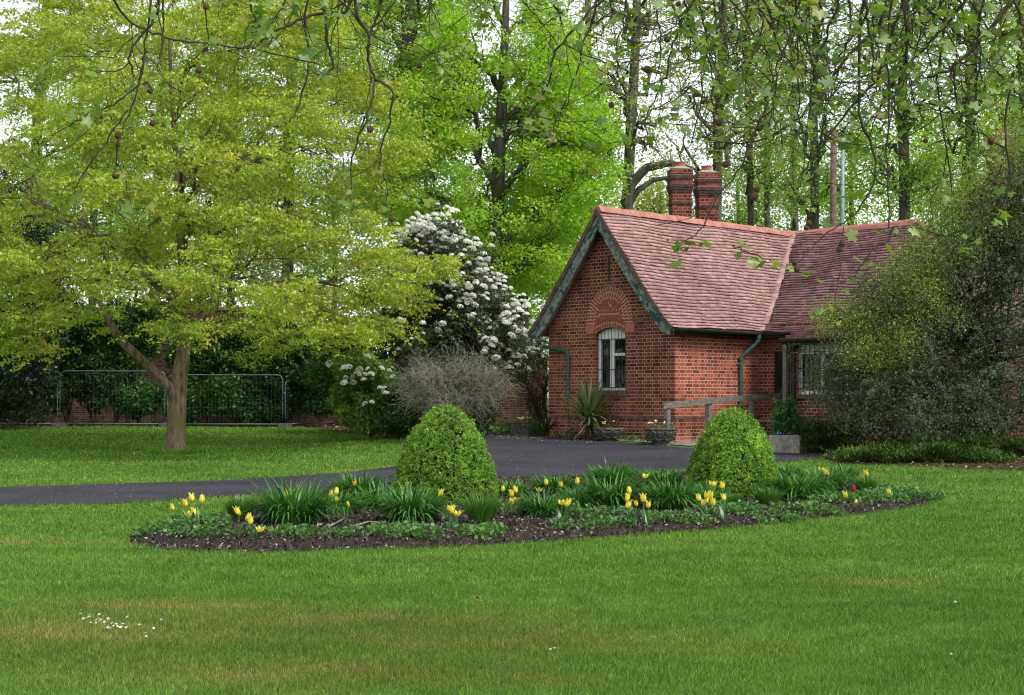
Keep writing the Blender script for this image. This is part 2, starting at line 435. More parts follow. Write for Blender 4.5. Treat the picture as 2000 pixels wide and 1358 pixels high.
c = mixc(nt, .6, c, mixc(nt, 1., c, ramp(nt, noise(nt, p, 45, 4, .8), [(.3, (.3, .3, .3)), (.55, (1.1, 1.1, 1.1)), (.72, (3.5, 3.5, 3.5))]), 'MULTIPLY'))
principled(nt, out, c, .9, bump(nt, vo.outputs['Distance'], .7, .006), .25); M['asphalt'] = m
M['soil'] = noisemat('dark_soil', (.018, .014, .012), (.065, .052, .045), 22, .95, 1., .03, .05)
M['litter_soil'] = noisemat('leaf_littered_earth', (.02, .015, .01), (.09, .065, .035), 12, .95, 1., .03, .05)
M['chip'] = leafmat('mulch_chips', [(.012, .009, .008), (.025, .02, .017), (.045, .036, .03), (.07, .058, .048), (.11, .095, .08), (.34, .31, .26)], 0., gloss=.01)
M['litter'] = leafmat('fallen_leaves', [(.05, .035, .015), (.14, .09, .04), (.25, .18, .09), (.4, .36, .26)], .1)
M['petal_white'] = leafmat('white_petals', [(.7, .7, .62), (.8, .8, .74)], .2, tint=(1, 1, 1))
# foliage
M['gold_leaf'] = leafmat('golden_green_leaf', [(.21, .30, .03), (.32, .42, .04), (.42, .51, .06), (.56, .62, .11)], .5, patch=[(.42, .42, .05), (.54, .48, .06), (.60, .42, .05)], pscale=.9, pw=(.57, .70))
M['bright_leaf'] = leafmat('bright_spring_leaf', [(.22, .40, .035), (.33, .54, .05), (.45, .64, .08)], .55, patch=[(.32, .50, .03), (.40, .56, .04)], pscale=.4)
M['olive_leaf'] = leafmat('young_olive_leaf', [(.24, .32, .05), (.33, .41, .06), (.42, .48, .09)], .45)
M['mid_leaf'] = leafmat('mid_green_leaf', [(.18, .33, .04), (.26, .43, .055), (.35, .50, .08)], .45)
M['wood_leaf'] = leafmat('far_green_leaf', [(.2, .33, .05), (.27, .41, .07), (.34, .47, .1)], .45)
M['yew'] = leafmat('dark_yew_needles', [(.008, .02, .008), (.015, .035, .012), (.03, .055, .018)], .15)
M['dark_leaf'] = leafmat('dark_glossy_leaf', [(.022, .055, .014), (.04, .095, .022), (.075, .15, .035)], .3, gloss=.02)
M['ivy'] = leafmat('green_climber_leaf', [(.03, .10, .012), (.05, .15, .016), (.08, .2, .02)], .35)
M['vib_leaf'] = leafmat('grey_green_leaf', [(.045, .065, .03), (.08, .11, .05), (.14, .17, .09)], .25)
M['box_leaf'] = leafmat('box_leaf', [(.04, .12, .012), (.08, .21, .016), (.16, .34, .024), (.30, .52, .04)], .35, patch=[(.16, .34, .02), (.30, .52, .035), (.46, .66, .07)], pscale=8, pw=(.48, .62), gloss=.05)
M['box_core'] = noisemat('box_shade_core', (.006, .014, .003), (.015, .03, .006), 20, .95, 0)
M['coto_leaf'] = leafmat('small_grey_green_leaf', [(.04, .065, .032), (.075, .11, .055), (.125, .17, .09), (.22, .27, .17)], .3, gloss=.03)
M['coto_young'] = leafmat('yellow_green_shoots', [(.13, .2, .03), (.2, .28, .04), (.28, .34, .06)], .4)
M['juniper_light'] = leafmat('light_shrub_leaf', [(.07, .14, .02), (.12, .22, .03), (.2, .31, .05)], .35)
M['juniper'] = leafmat('juniper_sprays', [(.03, .07, .012), (.06, .12, .018), (.10, .17, .025)], .2)
M['daylily'] = leafmat('daylily_leaf', [(.02, .085, .014), (.04, .15, .022), (.075, .23, .035), (.13, .32, .06)], .3, gloss=.05)
M['finegrass'] = leafmat('fine_strap_leaf', [(.04, .12, .015), (.065, .18, .02), (.1, .24, .03)], .3, gloss=.05)
M['tulip_leaf'] = leafmat('tulip_leaf', [(.05, .14, .04), (.075, .19, .055)], .3, gloss=.08)
M['weed'] = leafmat('groundcover_leaf', [(.05, .14, .03), (.08, .2, .04), (.13, .27, .06)], .35)
M['cordyline'] = leafmat('sword_leaf', [(.05, .09, .03), (.09, .14, .045), (.15, .2, .08), (.28, .32, .17)], .3, gloss=.06)
M['plane_leaf'] = leafmat('young_plane_leaf', [(.09, .18, .02), (.14, .25, .03), (.20, .31, .05), (.28, .29, .06)], .5, gloss=.05)
M['yellow'] = leafmat('yellow_petal', [(.84, .66, .03), (.88, .76, .06), (.9, .82, .16)], .35, tint=(1, .95, .7))
M['orange'] = leafmat('orange_petal', [(.75, .28, .02), (.85, .4, .03)], .35, tint=(1, .9, .6))
M['red'] = leafmat('red_petal', [(.45, .01, .01), (.55, .02, .015)], .3, tint=(1, .8, .6))
M['cream'] = leafmat('cream_pink_petal', [(.7, .5, .3), (.75, .45, .35)], .3, tint=(1, .9, .8))
M['blossom'] = leafmat('white_blossom', [(.74, .75, .66), (.82, .83, .76), (.88, .88, .84)], .3, tint=(1, 1, .95))
M['stem'] = noisemat('green_stem', (.06, .14, .035), (.1, .2, .05), 30, .7, 0)
M['bark_gold'] = barkmat('furrowed_bark', (.045, .034, .022), (.23, .175, .115), 13, moss=(.12, .12, .05))
M['bark_dark'] = barkmat('dark_bark', (.035, .032, .027), (.13, .118, .10), 6, moss=(.06, .075, .02))
M['bark_grey'] = barkmat('grey_bark', (.04, .037, .032), (.15, .138, .12), 6, moss=(.07, .08, .03))
M['twig'] = noisemat('bare_grey_twig', (.13, .125, .085), (.33, .325, .24), 8, .9, 0)
M['twig_dark'] = noisemat('dark_twig', (.022, .018, .012), (.075, .06, .04), 8, .9, 0)
M['ball'] = noisemat('brown_seed_ball', (.05, .025, .015), (.14, .075, .045), 300, .95, 1., .004)

# ------------------------------------------------------------------ world, sun, camera
SUN_DIR = np.array([.62, -.55, .95]); SUN_DIR /= np.linalg.norm(SUN_DIR)
w = bpy.data.worlds.new('World'); S.world = w; w.use_nodes = True
nt = w.node_tree; nt.nodes.clear()
sky = N(nt, 'ShaderNodeTexSky', sky_type='NISHITA', sun_disc=False)
sky.sun_elevation = math.asin(SUN_DIR[2]); sky.sun_rotation = math.atan2(SUN_DIR[0], SUN_DIR[1])
sky.air_density = 1.0; sky.dust_density = 1.0; sky.ozone_density = 1.0
hs = N(nt, 'ShaderNodeHueSaturation', i_Saturation=.16); nt.links.new(sky.outputs[0], hs.inputs['Color'])
tc = N(nt, 'ShaderNodeTexCoord'); cl = noise(nt, tc.outputs['Generated'], 3.5, 5)
cc = mixc(nt, 1., hs.outputs[0], ramp(nt, cl, [(.3, (.85, .86, .9)), (.7, (1.1, 1.1, 1.1))]), 'MULTIPLY')
bg = N(nt, 'ShaderNodeBackground', i_Strength=.128); nt.links.new(cc, bg.inputs[0])
wo = N(nt, 'ShaderNodeOutputWorld'); nt.links.new(bg.outputs[0], wo.inputs[0])
sl = bpy.data.lights.new('sun', 'SUN'); sl.energy = 1.4; sl.angle = math.radians(18); sl.color = (1, .96, .9)
so = bpy.data.objects.new('sun', sl); C.objects.link(so)
so.rotation_euler = Vector(SUN_DIR).to_track_quat('Z', 'Y').to_euler(); so.location = (10, -10, 30)
cam = bpy.data.cameras.new('camera'); cam.sensor_width = 36; cam.lens = 36*F/2000; cam.shift_y = (HZ-679)/2000
cam.clip_start = .1; cam.clip_end = 2000
co = bpy.data.objects.new('camera', cam); C.objects.link(co); co.location = (0, 0, EYE); co.rotation_euler = (PI/2, 0, 0)
S.camera = co
S.view_settings.view_transform = 'Standard'; S.view_settings.look = 'None'; S.view_settings.gamma = 1; S.view_settings.exposure = 1.15
S.cycles.max_bounces = 6; S.cycles.diffuse_bounces = 3; S.cycles.glossy_bounces = 2; S.cycles.transmission_bounces = 4; S.cycles.transparent_max_bounces = 8
S.cycles.caustics_reflective = False; S.cycles.caustics_refractive = False
S.cycles.use_adaptive_sampling = True; S.cycles.adaptive_threshold = .02
S.cycles.use_denoising = True; S.cycles.filter_width = 1.15; S.cycles.denoising_prefilter = 'ACCURATE'
S.render.use_persistent_data = False

# ------------------------------------------------------------------ ground
def grid_axis(lo, hi, step, far):
    a = list(np.arange(lo, hi+1e-6, step)); x = hi; s = step
    while x < far: s *= 1.35; x += s; a.append(x)
    x = lo; s = step; pre = []
    while x > -far: s *= 1.35; x -= s; pre.append(x)
    return np.array(pre[::-1]+a)
gx = grid_axis(-16, 16, .4, 500); gy = grid_axis(4, 52, .4, 700)
XX, YY = np.meshgrid(gx, gy); ZZ = gz(XX, YY)
n0, n1 = len(gx), len(gy)
i = (np.arange(n1-1)[:, None]*n0+np.arange(n0-1)[None, :])
Q = np.stack([i, i+1, i+n0+1, i+n0], -1).reshape(-1, 4)
o = mesh_np('lawn', np.column_stack([XX.ravel(), YY.ravel(), ZZ.ravel()]), Q, M['turf'], smooth=True)
tag(o, kind='structure')
drive_px = [(-140, 996), (0, 990), (240, 984), (520, 967), (768, 953), (870, 946), (967, 940), (1125, 930), (1250, 921), (1350, 918), (1440, 911), (1515, 905), (1602, 896), (1600, 890), (1520, 884), (1430, 882), (1360, 877),
            (1240, 867), (1160, 860), (1060, 850), (1000, 845), (955, 842), (915, 836), (868, 836), (850, 846), (830, 870), (808, 896), (780, 910), (700, 921), (603, 929), (438, 939), (240, 946), (0, 953), (-140, 957)]
drive_poly = spline([G(*p) for p in drive_px], .25, .012)
o = sheet('drive', drive_poly, .5, lambda X, Y, P: gz(X, Y)+.012, M['asphalt']); tag(o, kind='structure')
bed_px = [(250, 1056), (275, 1068), (330, 1076), (420, 1080), (520, 1080), (700, 1075), (900, 1069), (1050, 1061), (1200, 1051), (1400, 1035), (1560, 1018), (1680, 1005), (1780, 993), (1822, 984), (1826, 976),
          (1780, 962), (1700, 950), (1640, 940), (1560, 930), (1450, 926), (1300, 926), (1150, 932), (1000, 938), (850, 944), (700, 956), (600, 968), (500, 990), (420, 1008), (330, 1028), (270, 1043)]
bed_poly = spline([G(*p) for p in bed_px], .15, .012)
def bedz(X, Y, P=None):
    d = edge_dist(bed_poly, np.atleast_1d(X), np.atleast_1d(Y))
    return gz(X, Y)+.006+.07*sm(d/.5)+.012*np.sin(np.asarray(X)*9)*np.sin(np.asarray(Y)*7)*sm(d/.3)
o = sheet('flower_bed_soil', bed_poly, .16, bedz, M['soil']); tag(o, kind='structure')
# earth under the shrubs by the wall, beside the house and under the right-hand shrub
lit_px = [(-140, 838), (0, 836), (150, 834), (320, 832), (540, 832), (640, 842), (720, 852), (800, 858), (846, 846), (866, 834), (880, 822), (700, 812), (400, 812), (-140, 815)]
lit_poly = spline([G(*p) for p in lit_px], .5, .03)
o = sheet('earth_border', lit_poly, .9, lambda X, Y, P: gz(X, Y)+.008, M['litter_soil']); tag(o, kind='structure')
rb_px = [(1595, 889), (1640, 905), (1760, 910), (1880, 916), (1990, 920), (2150, 925), (2150, 860), (1900, 850), (1700, 850), (1590, 862), (1540, 876), (1560, 884)]
rb_poly = spline([G(*p) for p in rb_px], .5, .02)
o = sheet('shrub_border_soil', rb_poly, .6, lambda X, Y, P: gz(X, Y)+.007, M['litter_soil']); tag(o, kind='structure')

# ------------------------------------------------------------------ grass blades (stuff)
def scatter(Y0, Y1, dens, wx=1.12):
    W = 2*wx*Y1/3+3.4; n = int(dens*W*(Y1-Y0)*.5*(1+Y0/Y1)*.97)
    Y = np.sqrt(rng.uniform(Y0**2, Y1**2, n)); X = rng.uniform(-1, 1, n)*(Y/3*wx+1.7)
    return X, Y
bp, wd, hg = [], [], []
for Y0, Y1, dens, wid, hh in ((7.6, 10, 7000, .0045, .030), (10, 13, 5200, .005, .030), (13, 17, 2900, .0075, .032), (17, 22, 1500, .011, .034), (22, 30, 600, .017, .036), (30, 47, 240, .028, .04)):
    X, Y = scatter(Y0, Y1, dens)
    k = ~poly_in(bed_poly, X, Y) & ~poly_in(drive_poly, X, Y) & ~poly_in(rb_poly, X, Y) & ~poly_in(lit_poly, X, Y)
    k &= ~((X > -1) & (Y > 31)) 
    X, Y = X[k], Y[k]
    bp.append(np.column_stack([X, Y, gz(X, Y)])); wd.append(np.full(len(X), wid)); hg.append(hh*rng.uniform(.5, 1.25, len(X)))
# longer grass round the tree foot and along the border edges
for cx, cy, n, rr, hh in ((*G(345, 886)[:2], 2600, .55, .16), ):
    a = rng.uniform(0, 2*PI, n); r = rr*np.sqrt(rng.uniform(.1, 1, n))
    X = cx+r*np.cos(a)*1.2; Y = cy+r*np.sin(a)
    bp.append(np.column_stack([X, Y, gz(X, Y)])); wd.append(np.full(n, .012)); hg.append(hh*rng.uniform(.4, 1.1, n))
for poly, n, hh, ww in ((bed_poly, 7000, .06, .008), (drive_poly, 9000, .055, .012)):
    P = np.array(poly); q = rng.integers(0, len(P), n); t = rng.uniform(0, 1, (n, 1))
    pt = P[q]*(1-t)+P[(q+1) % len(P)]*t+rng.normal(0, .02, (n, 2))
    k = ~((pt[:, 0] > -1.2) & (pt[:, 1] > 30.5)) & ~poly_in(P, pt[:, 0], pt[:, 1]); pt = pt[k]
    bp.append(np.column_stack([pt, gz(pt[:, 0], pt[:, 1])])); wd.append(np.full(len(pt), ww)); hg.append(hh*rng.uniform(.3, 1.1, len(pt)))
bp = np.concatenate(bp); wd = np.concatenate(wd); hg = np.concatenate(hg)
tuft = np.sin(bp[:, 0]*23+np.sin(bp[:, 1]*9)*2)*np.sin(bp[:, 1]*19+np.sin(bp[:, 0]*11)*2); hg = hg*(1+.35*tuft+.25*np.sin(bp[:, 0]*4.1+1)*np.sin(bp[:, 1]*3.3))
az = rng.uniform(0, 2*PI, len(bp)); ln = rng.uniform(.1, .9, len(bp))*hg
a2 = rng.uniform(0, 2*PI, len(bp))
dv = np.stack([np.cos(az), np.sin(az), np.zeros(len(bp))], -1)*(wd*.5)[:, None]
tip = bp+np.stack([np.cos(a2)*ln, np.sin(a2)*ln, hg], -1)
V = np.stack([bp-dv, bp+dv, tip], 1).reshape(-1, 3)
o = mesh_np('grass', V, np.arange(len(V)).reshape(-1, 3), M['blade']); tag(o, 'short mown green grass blades of the lawn', kind='stuff')

# ------------------------------------------------------------------ house
g_ = np.array([-.695, .719, 0]); s_ = np.array([.719, .695, 0]); up = np.array([0, 0, 1.]); C0 = np.array([3.445, 32.5, 0])
def H(a, b, z): return C0+g_*a+s_*b+up*z
W_ = 1.873; RZ = 5.72; EZ = 3.04; QE = 2.13; BJ = 6.87; BE = 2.68
house = empty('brick_lodge', tuple(H(W_, 3, .6)), 'single storey red brick lodge with steep pink clay tile roof and pointed gable', 'house')
BASE = .3
def wallpoly(mb, pts, n='g', uvo=0):
    """pts in (a,z) for plane b or (b,z) for plane a"""
    mb.poly([p[0] for p in pts], [p[1] for p in pts])
def gp(a, z, b=0.): return (H(a, b, z), (a, z))
def spz(a): # gable wall top under roof
    q = abs(a-W_); return RZ-.16-q*1.30
wa0, wa1, wz0, wz1, wzt = 1.39, 2.29, 1.735, 2.99, 3.12
A1 = 2*W_
mb = MB()
mb_ = lambda pts: wallpoly(mb, [gp(*p) for p in pts])
mb_([(0, BASE), (wa0, BASE), (wa0, spz(wa0)), (0, spz(0))][::-1])
mb_([(wa1, BASE), (A1, BASE), (A1, spz(A1)), (wa1, spz(wa1))][::-1])
mb_([(wa0, BASE), (wa1, BASE), (wa1, wz0), (wa0, wz0)][::-1])
arc = [(wa0+(wa1-wa0)*t, wz1+(wzt-wz1)*math.sin(PI*t)**.8) for t in np.linspace(0, 1, 11)]
mb_(arc+[(wa1, spz(wa1)), (W_, spz(W_)), (wa0, spz(wa0))])
# reveals
RD = .16
for (a, z), (a2_, z2) in zip([(wa0, wz0)]+arc, arc+[(wa1, wz0)]):
    mb.poly([H(a, 0, z), H(a2_, 0, z2), H(a2_, RD, z2), H(a, RD, z)], [(0, z), (0, z2), (RD, z2), (RD, z)])
mb.poly([H(wa0, 0, wz0), H(wa1, 0, wz0), H(wa1, RD, wz0), H(wa0, RD, wz0)])
mb.build('wall', M['brick'], house)
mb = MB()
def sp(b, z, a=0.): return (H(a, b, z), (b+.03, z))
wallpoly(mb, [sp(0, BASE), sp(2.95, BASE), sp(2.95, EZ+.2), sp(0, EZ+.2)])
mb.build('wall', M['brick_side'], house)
mb = MB()
wallpoly(mb, [(H(a, 2.95, z), (a, z)) for a, z in ((0, BASE), (0, EZ+.2), (-1.46, EZ+.2), (-1.46, BASE))])
wallpoly(mb, [(H(-1.46, b, z), (b, z)) for b, z in ((2.95, BASE), (2.08, BASE), (2.08, 2.88), (2.95, EZ+.1))])
# window block face with opening
ba0, ba1, bz0, bz1 = -1.66, -3.46, 1.65, 2.76
for P in (((-1.46, BASE), (ba0, BASE), (ba0, 2.87), (-1.46, 2.87)), ((ba1, BASE), (-5.2, BASE), (-5.2, 2.87), (ba1, 2.87)),
          ((ba0, BASE), (ba1, BASE), (ba1, bz0), (ba0, bz0)), ((ba0, bz1), (ba1, bz1), (ba1, 2.87), (ba0, 2.87))):
    wallpoly(mb, [(H(a, 2.08, z), (a, z)) for a, z in P])
wallpoly(mb, [(H(-5.2, b, z), (b, z)) for b, z in ((2.08, BASE), (10.7, BASE), (10.7, EZ), (2.08, 2.87))])
wallpoly(mb, [(H(a, 10.7, z), (a, z)) for a, z in ((-5.2, BASE), (A1, BASE), (A1, EZ+.1), (-5.2, EZ+.1))])
wallpoly(mb, [(H(A1, b, z), (b, z)) for b, z in ((0, BASE), (10.7, BASE), (10.7, EZ+.2), (0, EZ+.2))])
for z0 in (bz0, bz1): mb.poly([H(ba0, 2.08, z0), H(ba1, 2.08, z0), H(ba1, 2.2, z0), H(ba0, 2.2, z0)])
for a0 in (ba0, ba1): mb.poly([H(a0, 2.08, bz0), H(a0, 2.2, bz0), H(a0, 2.2, bz1), H(a0, 2.08, bz1)])
mb.build('wall', M['brick'], house)
# plinth band (chamfered brick course)
mb = MB()
pz = 1.12
def hbox(mb, a0, a1, b0, b1, z0, z1):
    mb.hexa([H(a, b, z) for z in (z0, z1) for a, b in ((a0, b0), (a0, b1), (a1, b1), (a1, b0))])
hbox(mb, -.025, A1, -.025, .05, pz, pz+.055)
hbox(mb, -.025, .04, .052, 2.94, pz, pz+.055)
o = mb.build('plinth_band', M['plinth'], house)
mb = MB()
hbox(mb, -.022, A1, -.022, .03, BASE, pz-.002)
mb.build('plinth', M['brick'], house)
mb = MB(); hbox(mb, -.022, .03, .032, 2.94, BASE, pz-.002)
mb.build('plinth', M['brick_side'], house)
# slit vent
mb = MB(); hbox(mb, W_-.03, W_+.03, -.006, .02, 4.17, 4.72); mb.build('vent_slit', M['iron'], house)
# arch work on the gable
def gbox(mb, a, z, L, Wd, ang, pr=.012, back=.004):
    """box in gable plane; L along direction ang"""
    u = g_*math.cos(ang)+up*math.sin(ang); v = -g_*math.sin(ang)+up*math.cos(ang)
    c = H(a, -pr/2+back/2, z); mb.box(c, u, v, s_, L/2, Wd/2, (pr+back)/2)
def ell(R, Hh, off, t): return (W_+(R+off)*math.cos(t), 3.16+(Hh+off)*max(0, math.sin(t))**.93)
mm = MB(); vb = MB()
pts = [ell(.686, .86, 0, t) for t in np.linspace(0, PI, 30)]
mm.poly([H(a, -.004, z) for a, z in pts][::-1])
for off, R0 in ((-.055, 0), (-.17, 1), (-.283, 2)):
    R, Hh = .686, .86
    tt = np.linspace(0, PI, 400); P = np.array([ell(R, Hh, off, t) for t in tt]); L = np.concatenate([[0], np.cumsum(np.linalg.norm(np.diff(P, axis=0), axis=1))])
    n = int(L[-1]/.073)
    for k in range(n):
        l = (k+.5)/n*L[-1]; a = np.interp(l, L, P[:, 0]); z = np.interp(l, L, P[:, 1])
        a2_ = np.interp(l+.01, L, P[:, 0]); z2 = np.interp(l+.01, L, P[:, 1])
        gbox(vb, a, z,   .100, .051, math.atan2(z2-z, a2_-a)+PI/2, .014)
# herringbone infill
for k in range(-6, 7):
    a = W_+k*.072
    if abs(k) <= 5: gbox(vb, a, 3.34-(.02 if abs(k) > 4 else 0), .17 if abs(k) < 5 else .1, .050, math.radians(122), .012)
gbox(vb, W_, 3.465, .74, .055, 0, .018)
for k in range(-4, 5):
    a = W_+k*.072
    gbox(vb, a, 3.575, .17, .050, math.radians(60 if k >= 0 else 120), .012)
for k in range(-2, 3):
    a = W_+k*.074
    gbox(vb, a, 3.70-abs(k)*.015, .13, .050, math.radians(60 if k >= 0 else 120), .011)
mm.build('tympanum', M['mortar'], house)
# segmental arch
ms = MB()
for rg, off in ((0, .055), (1, .17)):
    n = 13+rg
    for k in range(n):
        t = (k+.5)/n; a = wa0-.02+(wa1-wa0+.04)*t; z = wz1+(wzt-wz1)*math.sin(PI*t)**.8+off
        gbox(ms, a, z, .100, .050, PI/2+(t-.5)*-.45*-1, .018)
ms.build('window_arch', M['brick_arch'], house)
mp_ = MB()
lo_ = [(wa0-.02+(wa1-wa0+.04)*t, wz1+(wzt-wz1)*math.sin(PI*t)**.8+.003) for t in np.linspace(0, 1, 15)]
mp_.poly([H(a, -.005, z) for a, z in lo_]+[H(a, -.005, z+.222) for a, z in lo_[::-1]]); mp_.build('arch_mortar', M['mortar'], house)
vb.build('relieving_arch', M['brick_arch'], house)
for a in (wa0-.14, wa1+.14):
    mb = MB(); gbox(mb, a, 3.1, .25, .21, 0, .022); mb.build('springer_block', M['terracotta'], house)
# gable window
win = mb = MB()
fb0, fb1 = .10, .155
def wbox(mb, a0, a1, z0, z1, d0=fb0, d1=fb1): hbox(mb, a0, a1, d0, d1, z0, z1)
A_, B_ = wa0+.003, wa1-.003
wbox(mb, A_, A_+.06, wz0+.004, 2.86); wbox(mb, B_-.08, B_, wz0+.004, 2.86)
wbox(mb, A_+.06, B_-.06, wz0+.004, wz0+.075); wbox(mb, A_, B_, 2.862, 2.93)
mid = W_-.0; wbox(mb, mid-.05, mid+.05, wz0+.076, 2.86, fb0-.01)
wbox(mb, A_+.061, mid-.051, 2.50, 2.56); 
wframe = mb.build('window', M['white'], house)
mb = MB()
top = [(a, z-.004) for a, z in arc]
mb.poly([H(a, .12, z) for a, z in [(wa0, 2.931)]+top+[(wa1, 2.931)]][::-1])
for k in range(1, 9):
    a = wa0+(wa1-wa0)*k/9; mb.box(H(a, .117, 2.99), g_, s_, up, .006, .004, .055)
mb.build('boarded_head', M['white'], wframe)
mb = MB(); mb.poly([H(a, .13, z) for a, z in ((A_+.05, wz0+.07), (B_-.05, wz0+.07), (B_-.05, 2.87), (A_+.05, 2.87))]); mb.build('pane', M['glass'], wframe)
mb = MB()
xs = np.linspace(B_-.1, B_-.24, 14)
for k in range(13):
    mb.poly([H(xs[k], .25+.02*(k % 2), 1.75), H(xs[k+1], .25+.02*((k+1) % 2), 1.75), H(xs[k+1], .25+.02*((k+1) % 2), 2.86), H(xs[k], .25+.02*(k % 2), 2.86)])
mb.build('curtain', M['curtain'], wframe)
mb = MB()
for k in range(9):
    a = wa0+.045+(wa1-wa0-.09)*k/8; zt = wz1+(wzt-wz1)*math.sin(PI*(a-wa0)/(wa1-wa0))**.8-.01
    mb.tube([H(a, .04, wz0+.01), H(a, .04, zt)], .0065, 6)
for z in (2.87, 2.20, 1.80): mb.tube([H(wa0-.01, .04, z), H(wa1+.01, .04, z)], .009, 6)
mb.build('window_bars', M['iron'], wframe)
mb = MB(); hbox(mb, wa0-.02, wa1+.02, -.05, .1, wz0-.13, wz0-.003); mb.build('sill', M['plinth'], wframe)
# near-black sheets paint the unlit rooms behind the windows
mb = MB(); mb.poly([H(.3, 1.6, 1), H(3.4, 1.6, 1), H(3.4, 1.6, 3.2), H(.3, 1.6, 3.2)]); mb.build('unlit_room_sheet', M['soffit'], house)
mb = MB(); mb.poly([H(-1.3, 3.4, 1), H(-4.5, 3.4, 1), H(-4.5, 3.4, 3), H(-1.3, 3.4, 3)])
mb.build('unlit_room_sheet', M['soffit'], house)
# wing window
mb = MB()
def bwbox(mb, a0, a1, z0, z1, d0=2.12, d1=2.17): hbox(mb, a0, a1, d0, d1, z0, z1)
bwbox(mb, ba0, ba0-.07, bz0, bz1-.25); bwbox(mb, ba1, ba1+.07, bz0, bz1-.25); bwbox(mb, ba0-.07, ba1+.07, bz0, bz0+.08); bwbox(mb, ba0, ba1, bz1-.248, bz1-.18)
for k in (1, 2): a = ba0+(ba1-ba0)*k/3; bwbox(mb, a-.035, a+.035, bz0+.081, bz1-.25)
wf2 = mb.build('window', M['white'], house)
mb = MB(); bwbox(mb, ba0, ba1, bz1-.178, bz1, 2.13, 2.16)
for k in range(1, 16): bwbox(mb, ba0+(ba1-ba0)*k/16-.004, ba0+(ba1-ba0)*k/16+.004, bz1-.17, bz1, 2.125, 2.129)
mb.build('boarded_head', M['white'], wf2)
mb = MB(); mb.poly([H(a, 2.15, z) for a, z in ((ba0-.06, bz0+.07), (ba1+.06, bz0+.07), (ba1+.06, bz1-.24), (ba0-.06, bz1-.24))]); mb.build('pane', M['glass'], wf2)
mb = MB()
for k in range(15): a = ba0-.05+(ba1-ba0+.1)*k/14; mb.tube([H(a, 2.09, bz0), H(a, 2.09, bz1)], .009, 5)
for z in (bz0+.12, 2.2, 2.55): mb.tube([H(ba0, 2.09, z), H(ba1, 2.09, z)], .009, 5)
mb.build('window_bars', M['iron'], wf2)
mb = MB(); hbox(mb, ba0+.03, ba1-.03, 2.0, 2.13, bz0-.09, bz0-.003); mb.build('sill', M['plinth'], wf2)

# roofs: a profile function maps distance down from ridge to (q, z)
prof = np.array([(0, RZ-.02), (1.55, 3.70), (1.85, 3.335), (2.02, 3.16), (2.16, 3.045)])
pl = np.concatenate([[0], np.cumsum(np.linalg.norm(np.diff(prof, axis=0), axis=1))]); PL = pl[-1]
def mainf(al, d, side=-1):
    q = np.interp(d, pl, prof[:, 0]); z = np.interp(d, pl, prof[:, 1])
    z = z+.012*np.sin(al*1.9+d*1.3)+.008*np.sin(al*4.1-d*2.2)-.02*np.exp(-((al-3.4)/1.6)**2)*np.minimum(1, d)
    return C0+g_*(W_+side*q)[..., None]+s_*al[..., None]+up*z[..., None]
profw = np.array([(0, RZ-.02), (2.2, 4.18), (3.4, 3.38), (4.24, 3.03)])
plw = np.concatenate([[0], np.cumsum(np.linalg.norm(np.diff(profw, axis=0), axis=1))]); PLW = plw[-1]
def wingf(al, d, side=-1):   # al = u (distance from main ridge towards the right)
    q = np.interp(d, plw, profw[:, 0]); z = np.interp(d, plw, profw[:, 1])
    z = z+.02*np.sin(al*2.3+d*.9)+.012*np.sin(al*4.6-d*1.7)
    return C0+g_*(W_-al)[..., None]+s_*(BJ+side*q)[..., None]+up*z[..., None]
def pentf(al, d):  # d from 0 (wing eave) to .95
    q = d*.955; z = 3.035-d*.235
    return C0+g_*(W_-al)[..., None]+s_*(BE-.02-q)[..., None]+up*z[..., None]
def tiles(name, f, D, a0, a1, gauge, keep, mat, width=.165, flip=False, parent=house, th=.028):
    V = []; Q = []; n = 0
    rows = int(D/gauge)
    gg = D/rows
    for r in range(rows):
        d1 = D-r*gg; d0 = max(0, d1-gg-.02)          # d1 lower edge
        x = np.arange(a0, a1-1e-6, width)+(width/2 if r % 2 else 0)-.0
        x = x[x < a1-.01]; xe = np.minimum(x+width*.985, a1); xs_ = x.copy()
        if r % 2: xs_ = np.concatenate([[a0], xs_]); xe = np.concatenate([[a0+width/2*.97], xe])
        mid = (xs_+xe)/2; k = keep(mid, np.full_like(mid, (d0+d1)/2)); xs_, xe = xs_[k], xe[k]
        if not len(xs_): continue
        m = len(xs_); jl = rng.normal(0, .0028, m); jh = th+rng.normal(0, .0035, m)+ (rng.random(m) < .02)*.012
        D1 = np.full(m, d1)+jl; D0 = np.full(m, d0)
        e = .01
        p = f((xs_+xe)/2, D1); ta = f((xs_+xe)/2+e, D1)-f((xs_+xe)/2-e, D1); td = f((xs_+xe)/2, np.minimum(D1, D))-f((xs_+xe)/2, D1-.05)
        nn = np.cross(ta, td); nn /= np.linalg.norm(nn, axis=1)[:, None]; nn *= np.sign(nn[:, 2:3])
        tw = rng.normal(0, .0025, m)
        L0 = f(xs_, D1)+nn*(jh+tw)[:, None]; L1 = f(xe, D1)+nn*(jh-tw)[:, None]
        U0 = f(xs_, D0)+nn*.003; U1 = f(xe, D0)+nn*.003
        B0 = f(xs_, D1-.028)-nn*.004; B1 = f(xe, D1-.028)-nn*.004
        V.append(np.stack([L0, L1, U1, U0, B0, B1], 1).reshape(-1, 3))
        i = (np.arange(m)*6+n)[:, None]
        Q.append(np.concatenate([i+np.array([[0, 1, 2, 3]]), i+np.array([[4, 5, 1, 0]]), i+np.array([[4, 0, 3, 3]])[:, :4]*1], 0)[:2*m])
        n += 6*m
    return mesh_np(name, np.concatenate(V), np.concatenate(Q), mat, parent)
def valley_b(d):  # al limit on main roof for distance d
    q = np.interp(d, pl, prof[:, 0]); return BJ-(BJ-BE)*(q/2.13)
